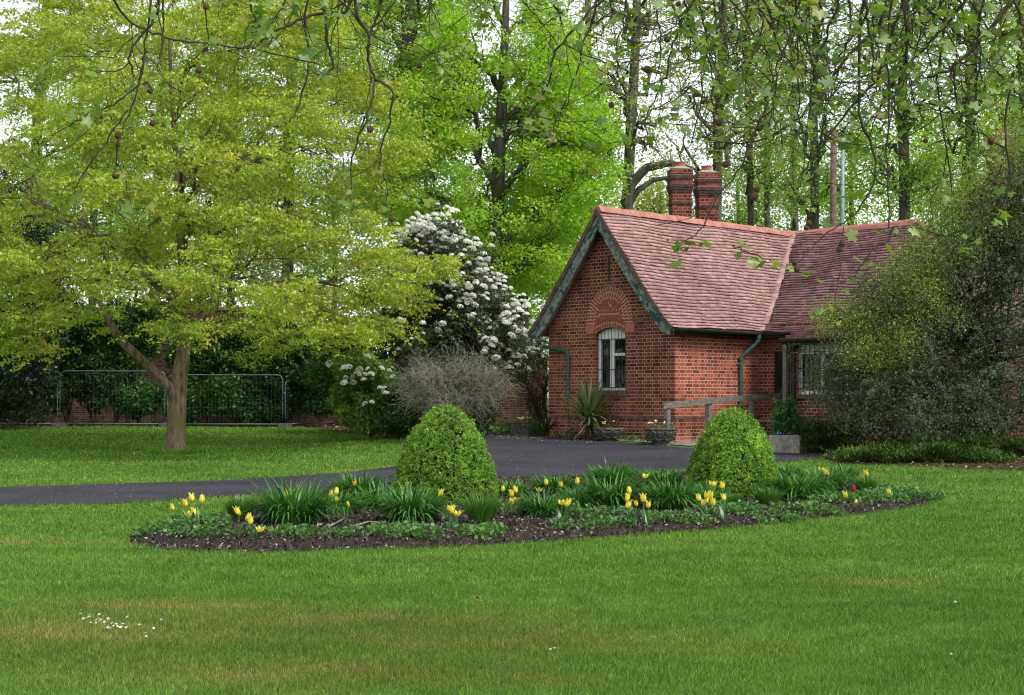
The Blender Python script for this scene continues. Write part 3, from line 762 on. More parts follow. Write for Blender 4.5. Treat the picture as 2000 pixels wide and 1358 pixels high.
def valley_u(d):  # u start on wing for distance d
    q = np.interp(d, plw, profw[:, 0]); return 2.13*(q/4.19)
OV = -.41
hipq = lambda d: np.interp(d, plw, profw[:, 0])/4.19
roof = tiles('roof', mainf, PL, OV, BJ+.1, .1, lambda a, d: a < valley_b(d)+.12, M['tile'])
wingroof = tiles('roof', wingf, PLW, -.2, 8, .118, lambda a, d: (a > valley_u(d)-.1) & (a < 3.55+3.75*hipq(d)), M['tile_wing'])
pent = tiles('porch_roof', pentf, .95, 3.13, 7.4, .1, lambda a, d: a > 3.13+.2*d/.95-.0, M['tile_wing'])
def under(name, f, D, a0f, a1f, off=-.012, mat='under', parent=house, nd=14, thick=.07, nz=1.):
    """closed slab under the tiles"""
    mb = MB(); ds = np.linspace(0, D, nd)
    for i in range(nd-1):
        for j in range(10):
            q = []
            for d, jj in ((ds[i], j), (ds[i], j+1), (ds[i+1], j+1), (ds[i+1], j)):
                a = a0f(d)+(a1f(d)-a0f(d))*jj/10; q.append(f(np.array([a]), np.array([d]))[0]+up*off)
            mb.poly(q); mb.poly([x-up*thick for x in q][::-1])
    for j in range(10):
        for d in (D,):
            a = a0f(d)+(a1f(d)-a0f(d))*j/10; b = a0f(d)+(a1f(d)-a0f(d))*(j+1)/10
            p, q2 = f(np.array([a]), np.array([d]))[0]+up*off, f(np.array([b]), np.array([d]))[0]+up*off
            mb.poly([p, q2, q2-up*thick, p-up*thick])
    for i in range(nd-1):
        for af in (a0f, a1f):
            p, q2 = f(np.array([af(ds[i])]), np.array([ds[i]]))[0]+up*off, f(np.array([af(ds[i+1])]), np.array([ds[i+1]]))[0]+up*off
            mb.poly([p, q2, q2-up*thick, p-up*thick])
    return mb.build(name, M[mat], parent)
under('roof_boarding', mainf, PL, lambda d: OV+.01, lambda d: float(valley_b(d))+.1)
under('roof_boarding', lambda a, d: mainf(a, d, 1), PL, lambda d: OV+.01, lambda d: BJ+2.13*0+.0, off=.02, mat='tile')
under('roof_boarding', wingf, PLW, lambda d: float(valley_u(d))-.05, lambda d: 3.5+3.75*float(hipq(d)))
under('roof_boarding', lambda a, d: wingf(a, d, 1), PLW, lambda d: -4.1*float(hipq(d)), lambda d: 3.5+3.75*float(hipq(d)), off=.02, mat='tile')
under('roof_boarding', pentf, .95, lambda d: 3.13+.2*d/.95, lambda d: 7.4, nd=3, thick=.06)
mb = MB()  # hip end and far hip
mb.poly([H(W_-3.5, BJ, RZ-.02), H(W_-7.25, BJ-4.24, 3.03), H(W_-7.25, BJ+4.24, 3.03)])
mb.poly([H(W_, BJ, RZ-.02), H(W_+4.1, BJ+4.24, 3.03), H(W_+2.13, BJ-4.19+0, 3.03)])
mb.build('hip_end', M['tile_wing'], house)
# ridge tiles
def ridge(p, q, n, nm='ridge_tiles', mat='ridge', r=.12):
    mb = MB(); p = np.array(p); q = np.array(q); t = (q-p)/np.linalg.norm(q-p); sd = np.cross(t, up); sd /= np.linalg.norm(sd)
    for k in range(n):
        a = p+(q-p)*k/n; b = p+(q-p)*(k+.985)/n; j = rng.normal(0, .006, 2); rr = r*(1+rng.normal(0, .03))
        sec = [(-1.15, -.95), (-.75, -.32), (-.3, -.02), (0, .06), (.3, -.02), (.75, -.32), (1.15, -.95)]
        A = [a+sd*x*rr+up*(y*rr*1.25+j[0]+.055) for x, y in sec]; B = [b+sd*x*rr+up*(y*rr*1.25+j[1]+.055) for x, y in sec]
        for i in range(6): mb.poly([A[i], A[i+1], B[i+1], B[i]])
        mb.poly(A); mb.poly(B[::-1])
    return mb.build(nm, M[mat], house)
ridge(H(W_, OV, RZ), H(W_, BJ, RZ-.03), 22)
ridge(H(W_, BJ, RZ-.03), H(W_-3.5, BJ, RZ+.0), 12)
# valley tiles: narrow strip of swept tiles
mb = MB()
ds = np.linspace(0, PL, 34)
for i in range(33):
    p = mainf(np.array([float(valley_b(ds[i]))]), ds[i:i+1])[0]; q = mainf(np.array([float(valley_b(ds[i+1]))]), ds[i+1:i+2])[0]
    t = (q-p); L = np.linalg.norm(t); t /= L; sd = np.cross(t, up); sd /= np.linalg.norm(sd); nn = np.cross(sd, t); nn *= np.sign(nn[2])
    c = (p+q)/2+nn*.035+t*rng.normal(0, .004)
    t2 = t*math.cos(.18)+nn*math.sin(.18)*-1*np.sign(1)
    mb.box(c, t2, sd, nn, L*.56, .085+rng.normal(0, .012), .008)
mb.build('valley_tiles', M['tile'], house)
# bargeboards both sides of the gable
for sgn in (-1, 1):
    mb = MB(); mv = MB()
    pp = [(0, RZ-.02), (.8, RZ-.02-.8*1.303), (1.55, 3.70), (1.85, 3.335), (2.02, 3.16), (2.15, 3.05)]
    def off(i, k):
        a = np.array(pp[max(0, i-1)]); b = np.array(pp[min(len(pp)-1, i+1)]); t = b-a; t /= np.linalg.norm(t)
        n = np.array([-t[1], t[0]])*-1
        if n[1] > 0: n = -n
        n = n if i > 0 else np.array([0, -1.55])
        return np.array(pp[i])+n*k
    for i in range(len(pp)-1):
        dd = [.2, .2, .2, .2, .2, .12]
        for (k0, k1, b0, b1, m_) in ((.075, None, OV+.03, OV+.065, mb), (-.015, .078, OV-.01, OV+.05, mv)):
            p0, p1 = off(i, k0), off(i+1, k0); q0, q1 = off(i, k1 if k1 else .075+dd[i]), off(i+1, k1 if k1 else .075+dd[i+1])
            cor = [(p0, b0), (p1, b0), (p1, b1), (p0, b1), (q0, b0), (q1, b0), (q1, b1), (q0, b1)]
            m_.hexa([H(W_+sgn*c[0], b, c[1]) for c, b in cor])
    mb.build('bargeboard', M['barge'], house)
    mv.build('verge', M['timber'] if False else M['plinth'], house)
# soffit under the gable overhang, fascia and purlin ends
# gutters
mb = MB()
def gutter(mb, p, q, r=.055):
    p = np.array(p); q = np.array(q); t = (q-p)/np.linalg.norm(q-p); sd = np.cross(t, up); sd /= np.linalg.norm(sd)
    n = 8; A = []; B = []
    for k in range(n+1):
        an = PI*k/n; o_ = sd*math.cos(an)*r-up*math.sin(an)*r; A.append(p+o_); B.append(q+o_)
    for k in range(n): mb.poly([A[k], A[k+1], B[k+1], B[k]])
    mb.poly(A); mb.poly(B)
gutter(mb, H(-.34, -.36, 3.03), H(-.34, 2.6, 3.0))
mb.build('gutter', M['dark_green'], house)
mb = MB(); gutter(mb, H(-.3, 2.62, 3.0), H(-1.5, 2.62, 3.01)); mb.build('gutter', M['dark_green'], house)
mb = MB(); gutter(mb, H(-1.42, 1.70, 2.80), H(-5.5, 1.70, 2.82)); mb.build('gutter', M['dark_green'], house)
mb = MB(); hbox(mb, -.27, -.23, -.36, 2.6, 2.93, 3.05); hbox(mb, -.27, 0, 2.63, 2.66, 2.92, 3.03); hbox(mb, -.28, -1.4, 2.63, 2.66, 2.92, 3.03); hbox(mb, -1.44, -5.4, 1.77, 1.80, 2.70, 2.80)
hbox(mb, -1.46, -5.3, 1.81, 2.07, 2.70, 2.72)
mb.build('fascia', M['dark_green'], house)
# dark boards closing the porch soffit
mb = MB(); hbox(mb, -.26, .0, 0.0, 2.6, 2.93, 2.95); mb.build('soffit', M['soffit'], house)
# downpipes
mb = MB()
mb.tube([H(-.34, 2.47, 2.98), H(-.34, 2.47, 2.86), H(-.28, 2.43, 2.76), H(-.07, 2.24, 2.5), H(-.055, 2.2, 2.4), H(-.055, 2.2, .5)], .042, 10)
for z in (2.41, 1.35): mb.tube([H(-.055, 2.2, z), H(-.055, 2.2, z+.06)], .056, 10)
mb.tube([H(-.34, 2.47, 2.97), H(-.34, 2.47, 2.9)], .055, 10)
mb.tube([H(-.055, 2.2, 2.33), H(-.0, 2.12, 2.33)], .018, 6)
mb.build('downpipe', M['green_pipe'], house)
mb = MB()
mb.tube([H(A1+.15, -.02, 2.75), H(A1-.1, -.06, 2.72), H(A1-.62, -.07, 2.62), H(A1-.68, -.07, 2.56), H(A1-.68, -.07, .5)], .042, 10)
for z in (2.5, 1.6): mb.tube([H(A1-.68, -.07, z-.03), H(A1-.68, -.07, z+.03)], .056, 10)
mb.build('downpipe', M['green_pipe'], house)
# porch post and dark drainpipe
mb = MB(); mb.box(H(-1.5, 1.86, 1.65), g_, s_, up, .045, .045, 1.07); mb.build('porch_post', M['timber'], house)
mb = MB(); mb.tube([H(-1.62, 1.98, .5), H(-1.62, 1.98, 2.75)], .05, 10); mb.build('downpipe', M['dark_green'], house)
# near-black panel paints the shade of the porch recess
mb = MB(); hbox(mb, -.45, -1.3, 2.90, 2.945, .6, 2.6); mb.build('porch_shade', M['soffit'], house)
# chimneys, set diagonally
def chimney(cx, cy, z0, z1, hw=.235, pot=True):
    root = None
    def ring(mb, r, a, b):
        mb.box((cx, cy, (a+b)/2), np.array([.995, .1, 0]), np.array([-.1, .995, 0]), up, r, r*1.0, (b-a)/2)
    T = z1
    mb = MB(); ring(mb, hw, z0, T-.62)
    root = mb.build('chimney', M['brick_stack'], house)
    mb = MB(); ring(mb, hw+.02, T-.905, T-.85); mb.build('string_course', M['soot'], root)
    mb = MB()
    ring(mb, hw+.015, T-.62, T-.56); ring(mb, hw+.032, T-.559, T-.50); ring(mb, hw+.05, T-.499, T-.42); ring(mb, hw+.055, T-.299, T-.22)
    mb.build('corbelling', M['soot'], root); mb = MB(); ring(mb, hw+.028, T-.419, T-.30); ring(mb, hw+.03, T-.219, T-.06)
    mb.build('corbelling', M['brick_stack'], root); mb = MB(); ring(mb, hw+.055, T-.419, T-.412); ring(mb, hw+.06, T-.2195, T-.212); ring(mb, hw+.035, T-.06, T-.052)
    mb.build('mortar_ledge', M['flaunch'], root)
    mb = MB()
    a = hw+.03; b = hw-.12
    for (r0, r1, za, zb) in ((a, b, T-.06, T+.02),):
        P = [(cx+sx*r0, cy+sy*r0, za) for sx, sy in ((-1, -1), (1, -1), (1, 1), (-1, 1))]+[(cx+sx*r1, cy+sy*r1, zb) for sx, sy in ((-1, -1), (1, -1), (1, 1), (-1, 1))]
        mb.hexa(P)
    mb.build('cap', M['flaunch'], root)
    mb = MB(); mb.lathe((cx, cy, T-.0), [(.125, 0), (.125, .1), (.14, .105), (.14, .13), (.1, .13), (.1, .02)], 16); mb.build('pot', M['pot'], root, smooth=False)
    return root
p = H(W_+1., 3.63, 0); chimney(p[0], p[1], 4.2, 7.13)
p = H(W_+1., 4.645, 0); chimney(p[0], p[1], 4.2, 7.14)
p = H(W_-5.64, BJ, 0); chimney(p[0], p[1], 3.2, 7.5, .22)

# ------------------------------------------------------------------ plants: generators
def woody(name, label, cat, group, base, anchors, leaf, size, per, spread, mat, bark, trunk=None, k1=12, k2=5, r0=.2, bias=.5, nb=(0, 0, 1), crown_name='crown',
          sag1=.12, fork=(.25, .9), twig_r=.006, asp=.55, tl=3, wig=.05, org=None, extra=None, stemname='trunk', minr=.012, sj=.45, rl=.5):
    """trunk polyline (n,4: xyz r), limbs to cluster centres, twigs to leaf anchors"""
    root = empty(name, tuple(base), label, cat, group)
    T = Tubes(); A = np.asarray(anchors)
    if trunk is not None:
        tr = np.asarray(trunk, float)
        t = np.linspace(0, 1, len(tr)); tt = np.linspace(0, 1, max(14, len(tr)*4))
        P = np.stack([np.interp(tt, t, tr[:, i]) for i in range(4)], 1)
        P[1:-1, :3] = .25*P[:-2, :3]+.5*P[1:-1, :3]+.25*P[2:, :3]
        T.add(P[:, :3], P[:, 3], 10)
    else:
        P = np.array([[*base, r0], [*(np.array(base)+np.array([0, 0, .05])), r0]])
    c1, l1 = kmeans(A, k1)
    twigs = Tubes()
    for j in range(len(c1)):
        S1 = A[l1 == j]
        if not len(S1): continue
        c = c1[j]
        # start on trunk below the centre
        hz = np.hypot(*(c[:2]-P[:, :2]).T) if False else None
        zt = c[2]-np.linalg.norm(c[:2]-P[len(P)//2, :2])*rng.uniform(.45, .9)
        lo = P[0, 2]+(P[-1, 2]-P[0, 2])*fork[0]; hi = P[0, 2]+(P[-1, 2]-P[0, 2])*fork[1]
        zt = min(max(zt, lo), hi); i = int(np.argmin(abs(P[:, 2]-zt)))
        rr = min(P[i, 3]*.62, r0*rl)
        L = curve(P[i, :3], c, sag=sag1, wig=wig, n=8)
        R = np.linspace(rr, max(minr, rr*.3), 8); T.add(L, R, 6)
        c2, l2 = kmeans(S1, k2)
        for q in range(len(c2)):
            S2 = S1[l2 == q]
            if not len(S2): continue
            i0 = rng.integers(3, 8); r1 = max(minr, R[i0]*.7)
            L2 = curve(L[i0], c2[q], sag=.06, wig=.07, n=6); R2 = np.linspace(r1, max(twig_r*1.2, r1*.35), 6); T.add(L2, R2, 5)
            for a in S2:
                i1 = rng.integers(2, 6); L3 = curve(L2[i1], a, sag=.03, wig=.09, n=4)
                twigs.add(L3, np.linspace(max(twig_r, R2[i1]*.55), twig_r*.5, 4), 3)
    T.V += twigs.V; T.Q += [q+T.n for q in twigs.Q]; T.n += twigs.n
    T.build(stemname, M[bark], root)
    if per:
        Pt = cloud(A, per, spread)
        V, Q = leaves(Pt, size, nb, bias, asp, sj)
        mesh_np(crown_name, V, Q, M[leaf], root)
    return root
def ellip(c, r, n, shell=.55, zmin=None, flat=None):
    d = rng.normal(size=(n*2, 3)); d /= np.linalg.norm(d, axis=1)[:, None]
    rad = rng.uniform(shell, 1, (n*2, 1))
    P = np.array(c)+d*rad*np.array(r)
    if zmin is not None: P = P[P[:, 2] > zmin]
    return P[:n]
def gbase(x, Y): # ground point under photo column x at depth Y
    X = (x-1000)/F*Y; return np.array([X, Y, float(gz(X, Y))])

# ------------------------------------------------------------------ golden tree on the left lawn
tb = G(346, 884)
Yt = tb[1]
def TP(x, y, dY=0): return PX(x, y, Yt+dY)
tr = [[*TP(343, 888), .27], [*TP(344, 860), .215], [*TP(346, 800), .20], [*TP(350, 740), .185], [*TP(358, 690), .155], [*TP(364, 640), .14], [*TP(362, 560), .12], [*TP(352, 470), .10], [*TP(345, 330), .075], [*TP(335, 180), .05], [*TP(330, 60), .03]]
tr[0][2] = tb[2]-.05
gold = []
# dome outline in photo pixels (left edge, top and right edge), per height band
bands = [(-60, 60, 650), (40, -20, 690), (120, -60, 735), (200, -90, 770), (280, -100, 820), (350, -110, 780), (420, -110, 785), (490, -110, 825), (560, -110, 835), (620, -100, 815), (665, -60, 760), (690, 0, 700)]
by = np.array([b[0] for b in bands]); bl = np.array([b[1] for b in bands]); brr = np.array([b[2] for b in bands])
sc_ = Yt/F
cxm = (340-1000)*sc_
cents = []
for _ in range(9000):
    y = rng.uniform(-60, 690); xl = np.interp(y, by, bl)+45; xr = np.interp(y, by, brr)-50
    x = rng.uniform(xl, xr); mid = (xl+xr)/2; hw = (xr-xl)/2*sc_
    xn = (x-mid)/((xr-xl)/2)
    depth = math.sqrt(max(0.02, 1-xn*xn))*min(hw, 4.6)
    ydp = rng.uniform(-1, 1)
    if rng.random() < .7: ydp = np.sign(ydp)*abs(ydp)**.4
    if y > 600 and abs(x-350) < 110 and rng.random() < .8: continue   # open round the trunk
    if y > 580 and 120 < x < 330 and rng.random() < .6: continue
    if y > 640 and 60 < x < 560 and rng.random() < .7: continue
    p = TP(x, y, ydp*depth)
    if p[2] < 2.2: continue
    if cents and min(np.linalg.norm((np.array(cents)-p)*np.array([1, .8, 1.7]), axis=1)) < .62: continue
    cents.append(p)
    if len(cents) >= 215: break
for c_ in cents:
    for _ in range(5): gold.append(c_+rng.normal(0, 1, 3)*np.array([.42, .42, .13]))
gold = np.array(gold)
# a few foreground sprays that hang low in the photo
for (x, y, d) in ((20, 640, -2), (70, 670, -2.2), (95, 690, -2.2), (30, 690, -2), (0, 660, -2), (300, 590, -2.5), (350, 600, -2.6), (390, 610, -2.5), (330, 640, -2.6), (375, 650, -2.5), (600, 670, -1.5), (660, 650, -1.5), (700, 640, -1), (760, 590, -1), (820, 520, 0), (850, 540, 0), (860, 510, 0), (790, 290, 0), (815, 285, 0), (780, 300, 0), (630, 690, -1.2)):
    gold = np.vstack([gold, TP(x, y, d)])
per = 400
root = woody('golden_tree', 'large golden green tree with furrowed trunk and low side limb on the left lawn', 'tree', None, tb, gold, 'gold_leaf', .062, 0, None, None, 'bark_gold', trunk=tr, k1=20, k2=7, r0=.2, sag1=.10, fork=(.33, .97), twig_r=.006, minr=.014, rl=.36)
# low limb seen against the dark wall
T = Tubes(); T.add(np.array([TP(347, 792), TP(332, 758, -.1), TP(300, 725, -.3), (TP(265, 692, -.4)), TP(235, 664, -.5), TP(210, 620, -.4), TP(180, 560, 0)]), [.14, .115, .105, .098, .09, .075, .05], 10)
T.build('low_limb', M['bark_gold'], root)
ns, ml = 8, 40
Ag = np.repeat(gold, ns, 0); m = len(Ag)
ctr = np.array([tb[0], tb[1], 0]); ow = np.arctan2(Ag[:, 1]-ctr[1], Ag[:, 0]-ctr[0])
az = ow+rng.normal(0, .85, m); el = rng.normal(.38, .3, m); L = rng.uniform(.35, .95, m)
st = Ag+rng.normal(0, 1, (m, 3))*np.array([.16, .16, .07])
t = rng.uniform(0, 1, (m, ml))**.8
wdt = .02+.11*np.sin(PI*np.clip(t*.9+.1, 0, 1))
lat = rng.normal(0, 1, (m, ml))*wdt
hd = L[:, None]*t*np.cos(el)[:, None]; vz = L[:, None]*(t*np.sin(el)[:, None]-.42*t*t)+rng.normal(0, .02, (m, ml))
Pt = np.stack([st[:, 0:1]+hd*np.cos(az)[:, None]-lat*np.sin(az)[:, None], st[:, 1:2]+hd*np.sin(az)[:, None]+lat*np.cos(az)[:, None], st[:, 2:3]+vz], -1).reshape(-1, 3)
V, Q = leaves(Pt, .064, (0, -.1, 1), .3, .48, .7)
mesh_np('crown', V, Q, M['gold_leaf'], root)

# ------------------------------------------------------------------ background trees
def trunkpath(pts, Y, dY=0, top=None):
    """pts: (x, y, width px)"""
    P = [[*PX(x, y, Y), w*.44*Y/F] for x, y, w in pts]
    b = P[0].copy(); b[2] = float(gz(b[0], Y))-.1; b[3] *= 1.12
    return [b]+P
BG = 'trees behind the lodge'
def bg(label, Y, pts, anchors, leaf, per, spread, size, bark='bark_dark', **k):
    tr = trunkpath(pts, Y)
    return woody('tall_tree', label, 'tree', BG, (tr[0][0], Y, tr[0][2]+.1), anchors, leaf, size, per, spread, leaf, bark, trunk=tr, **k)
def area(n, Y, dY, quad):
    """anchor points filling a photo outline, with depth"""
    P = np.array(quad, float); lo = P.min(0); hi = P.max(0); out = []
    while len(out) < n:
        x = rng.uniform(lo[0], hi[0], 400); y = rng.uniform(lo[1], hi[1], 400); k = poly_in(P, x, y)
        out += list(zip(x[k], y[k]))
    out = out[:n]
    return np.array([PX(x, y, Y+rng.uniform(-dY, dY)) for x, y in out])
# the bright green lime tree
A = area(560, 58, 3.6, [(860, -70), (1090, -70), (1140, 60), (1165, 150), (1190, 250), (1205, 330), (1180, 420), (1130, 470), (1080, 560), (900, 580), (800, 500), (770, 420), (790, 300), (760, 250), (800, 150), (850, 60)])
bg('tall tree thick with bright lime green leaves, left of the lodge gable', 58, [(975, 600, 30), (970, 500, 32), (972, 380, 30), (978, 250, 26), (985, 100, 20), (990, -40, 14)], A[~((abs(1000+A[:, 0]/A[:, 1]*F-975) < 30) & (A[:, 1] < 58.5) & (rng.random(len(A)) < .75))], 'bright_leaf', 190, (.75, .75, .42), .13, k1=20, k2=5, r0=.3)
A = area(150, 63, 3, [(960, 200), (1120, 180), (1150, 420), (1120, 600), (960, 600)])
bg('slim dark ivy flecked trunk close beside the bright lime green tree', 63, [(1022, 600, 22), (1022, 480, 22), (1018, 350, 16), (1025, 200, 12)], A, 'bright_leaf', 220, (.9, .9, .6), .14, k1=9, k2=4, r0=.2)
A = area(190, 62, 3, [(640, -60), (900, -60), (920, 150), (860, 330), (820, 470), (700, 420), (660, 200)])
bg('tall tree with thick dark leaning trunk right of the golden tree', 62, [(776, 620, 32), (778, 400, 32), (782, 220, 34), (797, 100, 36), (806, 0, 32), (812, -80, 28)], A, 'mid_leaf', 220, (.9, .9, .6), .14, k1=12, k2=5, r0=.32)
def sparse(label, Y, pts, n, x0, x1, y0, y1, leaf='olive_leaf', per=60, sp=(.8, .8, .6), size=.11, bark='bark_grey', **k):
    A = area(n, Y, 3, [(x0, y0), (x1, y0), (x1, y1), (x0, y1)])
    kw = dict(k1=14, k2=5, r0=.22, sag1=.16, wig=.1, twig_r=.010, fork=(.4, .98)); kw.update(k)
    return bg(label, Y, pts, A, leaf, int(per*(1.15 if pts[0][0] < 1000 else .85)), sp, size*1.1, bark, **kw)
sparse('tall bare stemmed tree at the right edge of the bright lime green crown', 66, [(1150, 500, 14), (1150, 300, 14), (1150, 150, 14), (1148, 0, 14), (1147, -60, 12)], 130, 1080, 1240, -60, 300, per=35)
sparse('grey tree with a bough arching right towards the twin chimneys', 60, [(1222, 500, 26), (1225, 400, 26), (1232, 250, 24), (1240, 120, 22), (1244, 0, 18), (1246, -60, 16)], 220, 1130, 1330, -60, 340, per=35)
sparse('grey tree standing straight behind the twin chimneys', 62, [(1398, 560, 22), (1400, 400, 22), (1403, 250, 22), (1410, 100, 18), (1418, -60, 14)], 240, 1290, 1500, -60, 330, per=45)
sparse('thin grey tree just right of the twin chimneys', 67, [(1468, 500, 14), (1464, 300, 15), (1460, 100, 14), (1462, -60, 12)], 170, 1400, 1530, -60, 380, 'mid_leaf', per=40)
sparse('thin tree second to the right from the twin chimneys', 72, [(1500, 500, 13), (1497, 300, 13), (1498, 100, 12), (1502, -60, 10)], 150, 1440, 1570, -40, 420, 'olive_leaf', per=45)
sparse('dark stemmed tree left of the tall wooden pole', 64, [(1590, 500, 20), (1592, 350, 20), (1588, 200, 18), (1594, 60, 16), (1600, -60, 14)], 240, 1500, 1690, -60, 410, 'mid_leaf', per=55)
sparse('dark stemmed tree right of the pale street lamp', 63, [(1768, 500, 24), (1766, 300, 24), (1760, 200, 22), (1768, 60, 18), (1775, -60, 16)], 260, 1670, 1850, -60, 400, 'mid_leaf', per=60)
sparse('dark tree above the big right hand shrub', 60, [(1896, 520, 26), (1897, 300, 24), (1892, 180, 22), (1900, 60, 20), (1912, -60, 16)], 270, 1810, 2010, -60, 420, 'mid_leaf', per=60)
sparse('tree cut by the right edge of the view', 58, [(2010, 520, 24), (2005, 300, 24), (2000, 150, 22), (1990, -60, 18)], 200, 1920, 2100, -60, 420, 'bright_leaf', per=70)
sparse('thin tree between the pole and the lodge valley', 76, [(1555, 500, 14), (1550, 300, 14), (1546, 100, 12), (1544, -60, 10)], 150, 1490, 1610, -60, 420, 'wood_leaf', per=60)
sparse('tree far behind the top of the golden tree', 66, [(560, 620, 26), (565, 300, 24), (570, 100, 20), (575, -60, 16)], 200, 440, 700, -60, 430, 'mid_leaf', per=90, sp=(1, 1, .7))
sparse('tree at the top left behind the golden crown', 66, [(60, 600, 26), (70, 300, 24), (80, 150, 20), (90, 0, 16)], 170, -100, 260, 70, 480, 'bright_leaf', per=90, sp=(1, 1, .7))
sparse('slender tree behind the left half of the golden crown', 64, [(180, 620, 18), (185, 300, 16), (195, 60, 12)], 200, 60, 330, 60, 560, 'mid_leaf', per=130, sp=(1, 1, .7))
sparse('slender tree behind the right half of the golden crown', 68, [(450, 620, 18), (455, 300, 16), (465, 40, 12)], 220, 350, 640, -20, 560, 'mid_leaf', per=130, sp=(1, 1, .7))
sparse('tree standing behind the middle of the golden crown', 70, [(300, 620, 22), (310, 300, 20), (320, 60, 16)], 130, 200, 470, 100, 520, 'wood_leaf', per=90, sp=(1, 1, .7))
# arching bough towards the chimneys
T = Tubes(); T.add(np.array([PX(1222, 400, 60), PX(1232, 360, 59.8), PX(1262, 328, 59.5), PX(1310, 318, 59), PX(1350, 335, 58.8)]), [.25, .22, .18, .14, .08], 8)
T.add(np.array([PX(1228, 400, 60), PX(1246, 372, 60), PX(1275, 352, 60), PX(1320, 345, 60)]), [.15, .12, .1, .06], 8)
bgt = [o for o in C.objects if o.get('label', '').startswith('grey tree with a bough')][0]
T.build('bough', M['bark_grey'], bgt)
# lower leafy trees and scrub that close the view behind
LOW = 'leafy trees closing the view behind the lodge'
for i, (lab, x, Y, w, ytop, ybot, leaf, per) in enumerate((
    ('bushy pale green tree far behind, left of the bright lime green tree', 830, 84, 150, 250, 700, 'wood_leaf', 120),
    ('bushy green tree far behind the white flowering shrub', 960, 80, 150, 420, 760, 'bright_leaf', 110),
    ('bushy green tree far behind the left slope of the gable', 1090, 86, 130, 380, 720, 'mid_leaf', 120),
    ('low pale tree far behind the gable apex', 1220, 88, 110, 330, 700, 'olive_leaf', 90),
    ('low green tree far behind the gap left of the twin chimneys', 1290, 80, 80, 360, 640, 'olive_leaf', 110),
    ('low green tree far behind, just right of the twin chimneys', 1440, 86, 100, 330, 640, 'wood_leaf', 120),
    ('rounded green tree far behind the long roof ridge', 1545, 82, 100, 280, 640, 'mid_leaf', 130),
    ('rounded bright tree far behind the foot of the street lamp', 1660, 84, 100, 230, 640, 'bright_leaf', 130),
    ('rounded green tree far behind the hipped end of the roof', 1770, 82, 100, 240, 640, 'bright_leaf', 120),
    ('rounded tree far behind the big right hand shrub', 1880, 86, 110, 230, 640, 'bright_leaf', 120),
    ('bushy tree far behind at the right edge', 1985, 80, 100, 160, 640, 'bright_leaf', 120),
    ('bushy tree far behind the left part of the garden wall', 110, 84, 160, 330, 700, 'wood_leaf', 90),
    ('bushy tree far behind the middle of the garden wall', 420, 82, 170, 380, 700, 'wood_leaf', 100),
    ('bushy tree far behind the right part of the garden wall', 650, 86, 140, 340, 700, 'wood_leaf', 100))):
    A = area(95, Y, 3, [(x-w*.5, ytop), (x+w*.5, ytop), (x+w, ytop+90), (x+w*.95, ybot), (x-w*.95, ybot), (x-w, ytop+90)])
    tr = trunkpath([(x, 700, 14), (x+5, (ytop+700)/2, 11), (x, ytop+30, 6)], Y)
    woody('leafy_tree', lab, 'tree', LOW, (tr[0][0], Y, tr[0][2]+.1), A, leaf, .2, int(per*(1.3 if x < 1100 else .85)), (1.3, 1.3, .9), None, 'bark_dark', trunk=tr, k1=8, k2=4, r0=.2, twig_r=.012)

# ------------------------------------------------------------------ garden wall, climbers, fence
w0 = np.array([-23., 52.2]); w1 = np.array([1., 46.6]); dwl = (w1-w0); LW = np.linalg.norm(dwl); dwl /= LW; nw = np.array([-dwl[1], dwl[0]])
mb = MB()
def wp(t, o, z): q = w0+dwl*t+nw*o; return (q[0], q[1], z)
for t0, t1, z1 in ((0, 15., 4.35), (15., 19., 3.6), (19., LW, 2.7)):
    mb.poly([wp(t0, 0, .4), wp(t1, 0, .4), wp(t1, 0, z1), wp(t0, 0, z1)], [(t0, .4), (t1, .4), (t1, z1), (t0, z1)])
    mb.poly([wp(t1, .34, .4), wp(t0, .34, .4), wp(t0, .34, z1), wp(t1, .34, z1)], [(t1, .4), (t0, .4), (t0, z1), (t1, z1)])
    for tt in (t0, t1): mb.poly([wp(tt, 0, .4), wp(tt, .34, .4), wp(tt, .34, z1), wp(tt, 0, z1)], [(0, .4), (.34, .4), (.34, z1), (0, z1)])
gw = empty('garden_wall', (*(w0+dwl*LW/2), .7), 'long old dark brick garden wall behind the wire fence panels', 'wall')
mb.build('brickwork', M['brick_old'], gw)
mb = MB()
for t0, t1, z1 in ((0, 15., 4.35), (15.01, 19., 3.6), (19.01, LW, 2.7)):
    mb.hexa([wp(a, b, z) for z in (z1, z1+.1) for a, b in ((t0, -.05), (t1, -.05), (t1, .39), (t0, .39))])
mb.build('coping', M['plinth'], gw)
def bush(name, label, cat, c, r, n, leaf, size, per, spread, group=None, bark='twig_dark', twr=.006, k1=8, k2=4, bias=.4, shell=.5, zmin=None, crown_name='leaves', **k):
    b = np.array([c[0], c[1], float(gz(c[0], c[1]))])
    A = ellip((c[0], c[1], c[2]), r, n, shell, zmin if zmin is not None else b[2]+.05)
    return woody(name, label, cat, group, b, A, leaf, size, per, spread, None, bark, trunk=None, k1=k1, k2=k2, r0=.05, twig_r=twr, bias=bias, crown_name=crown_name, stemname='stems', minr=.008, **k), A
bush('yew_tree', 'very dark yew filling the left edge behind the golden tree', 'tree', (*PX(-30, 620, 44)[:2], 4.2), (2.6, 2, 3.9), 260, 'yew', .10, 190, (.5, .5, .45), k1=12)
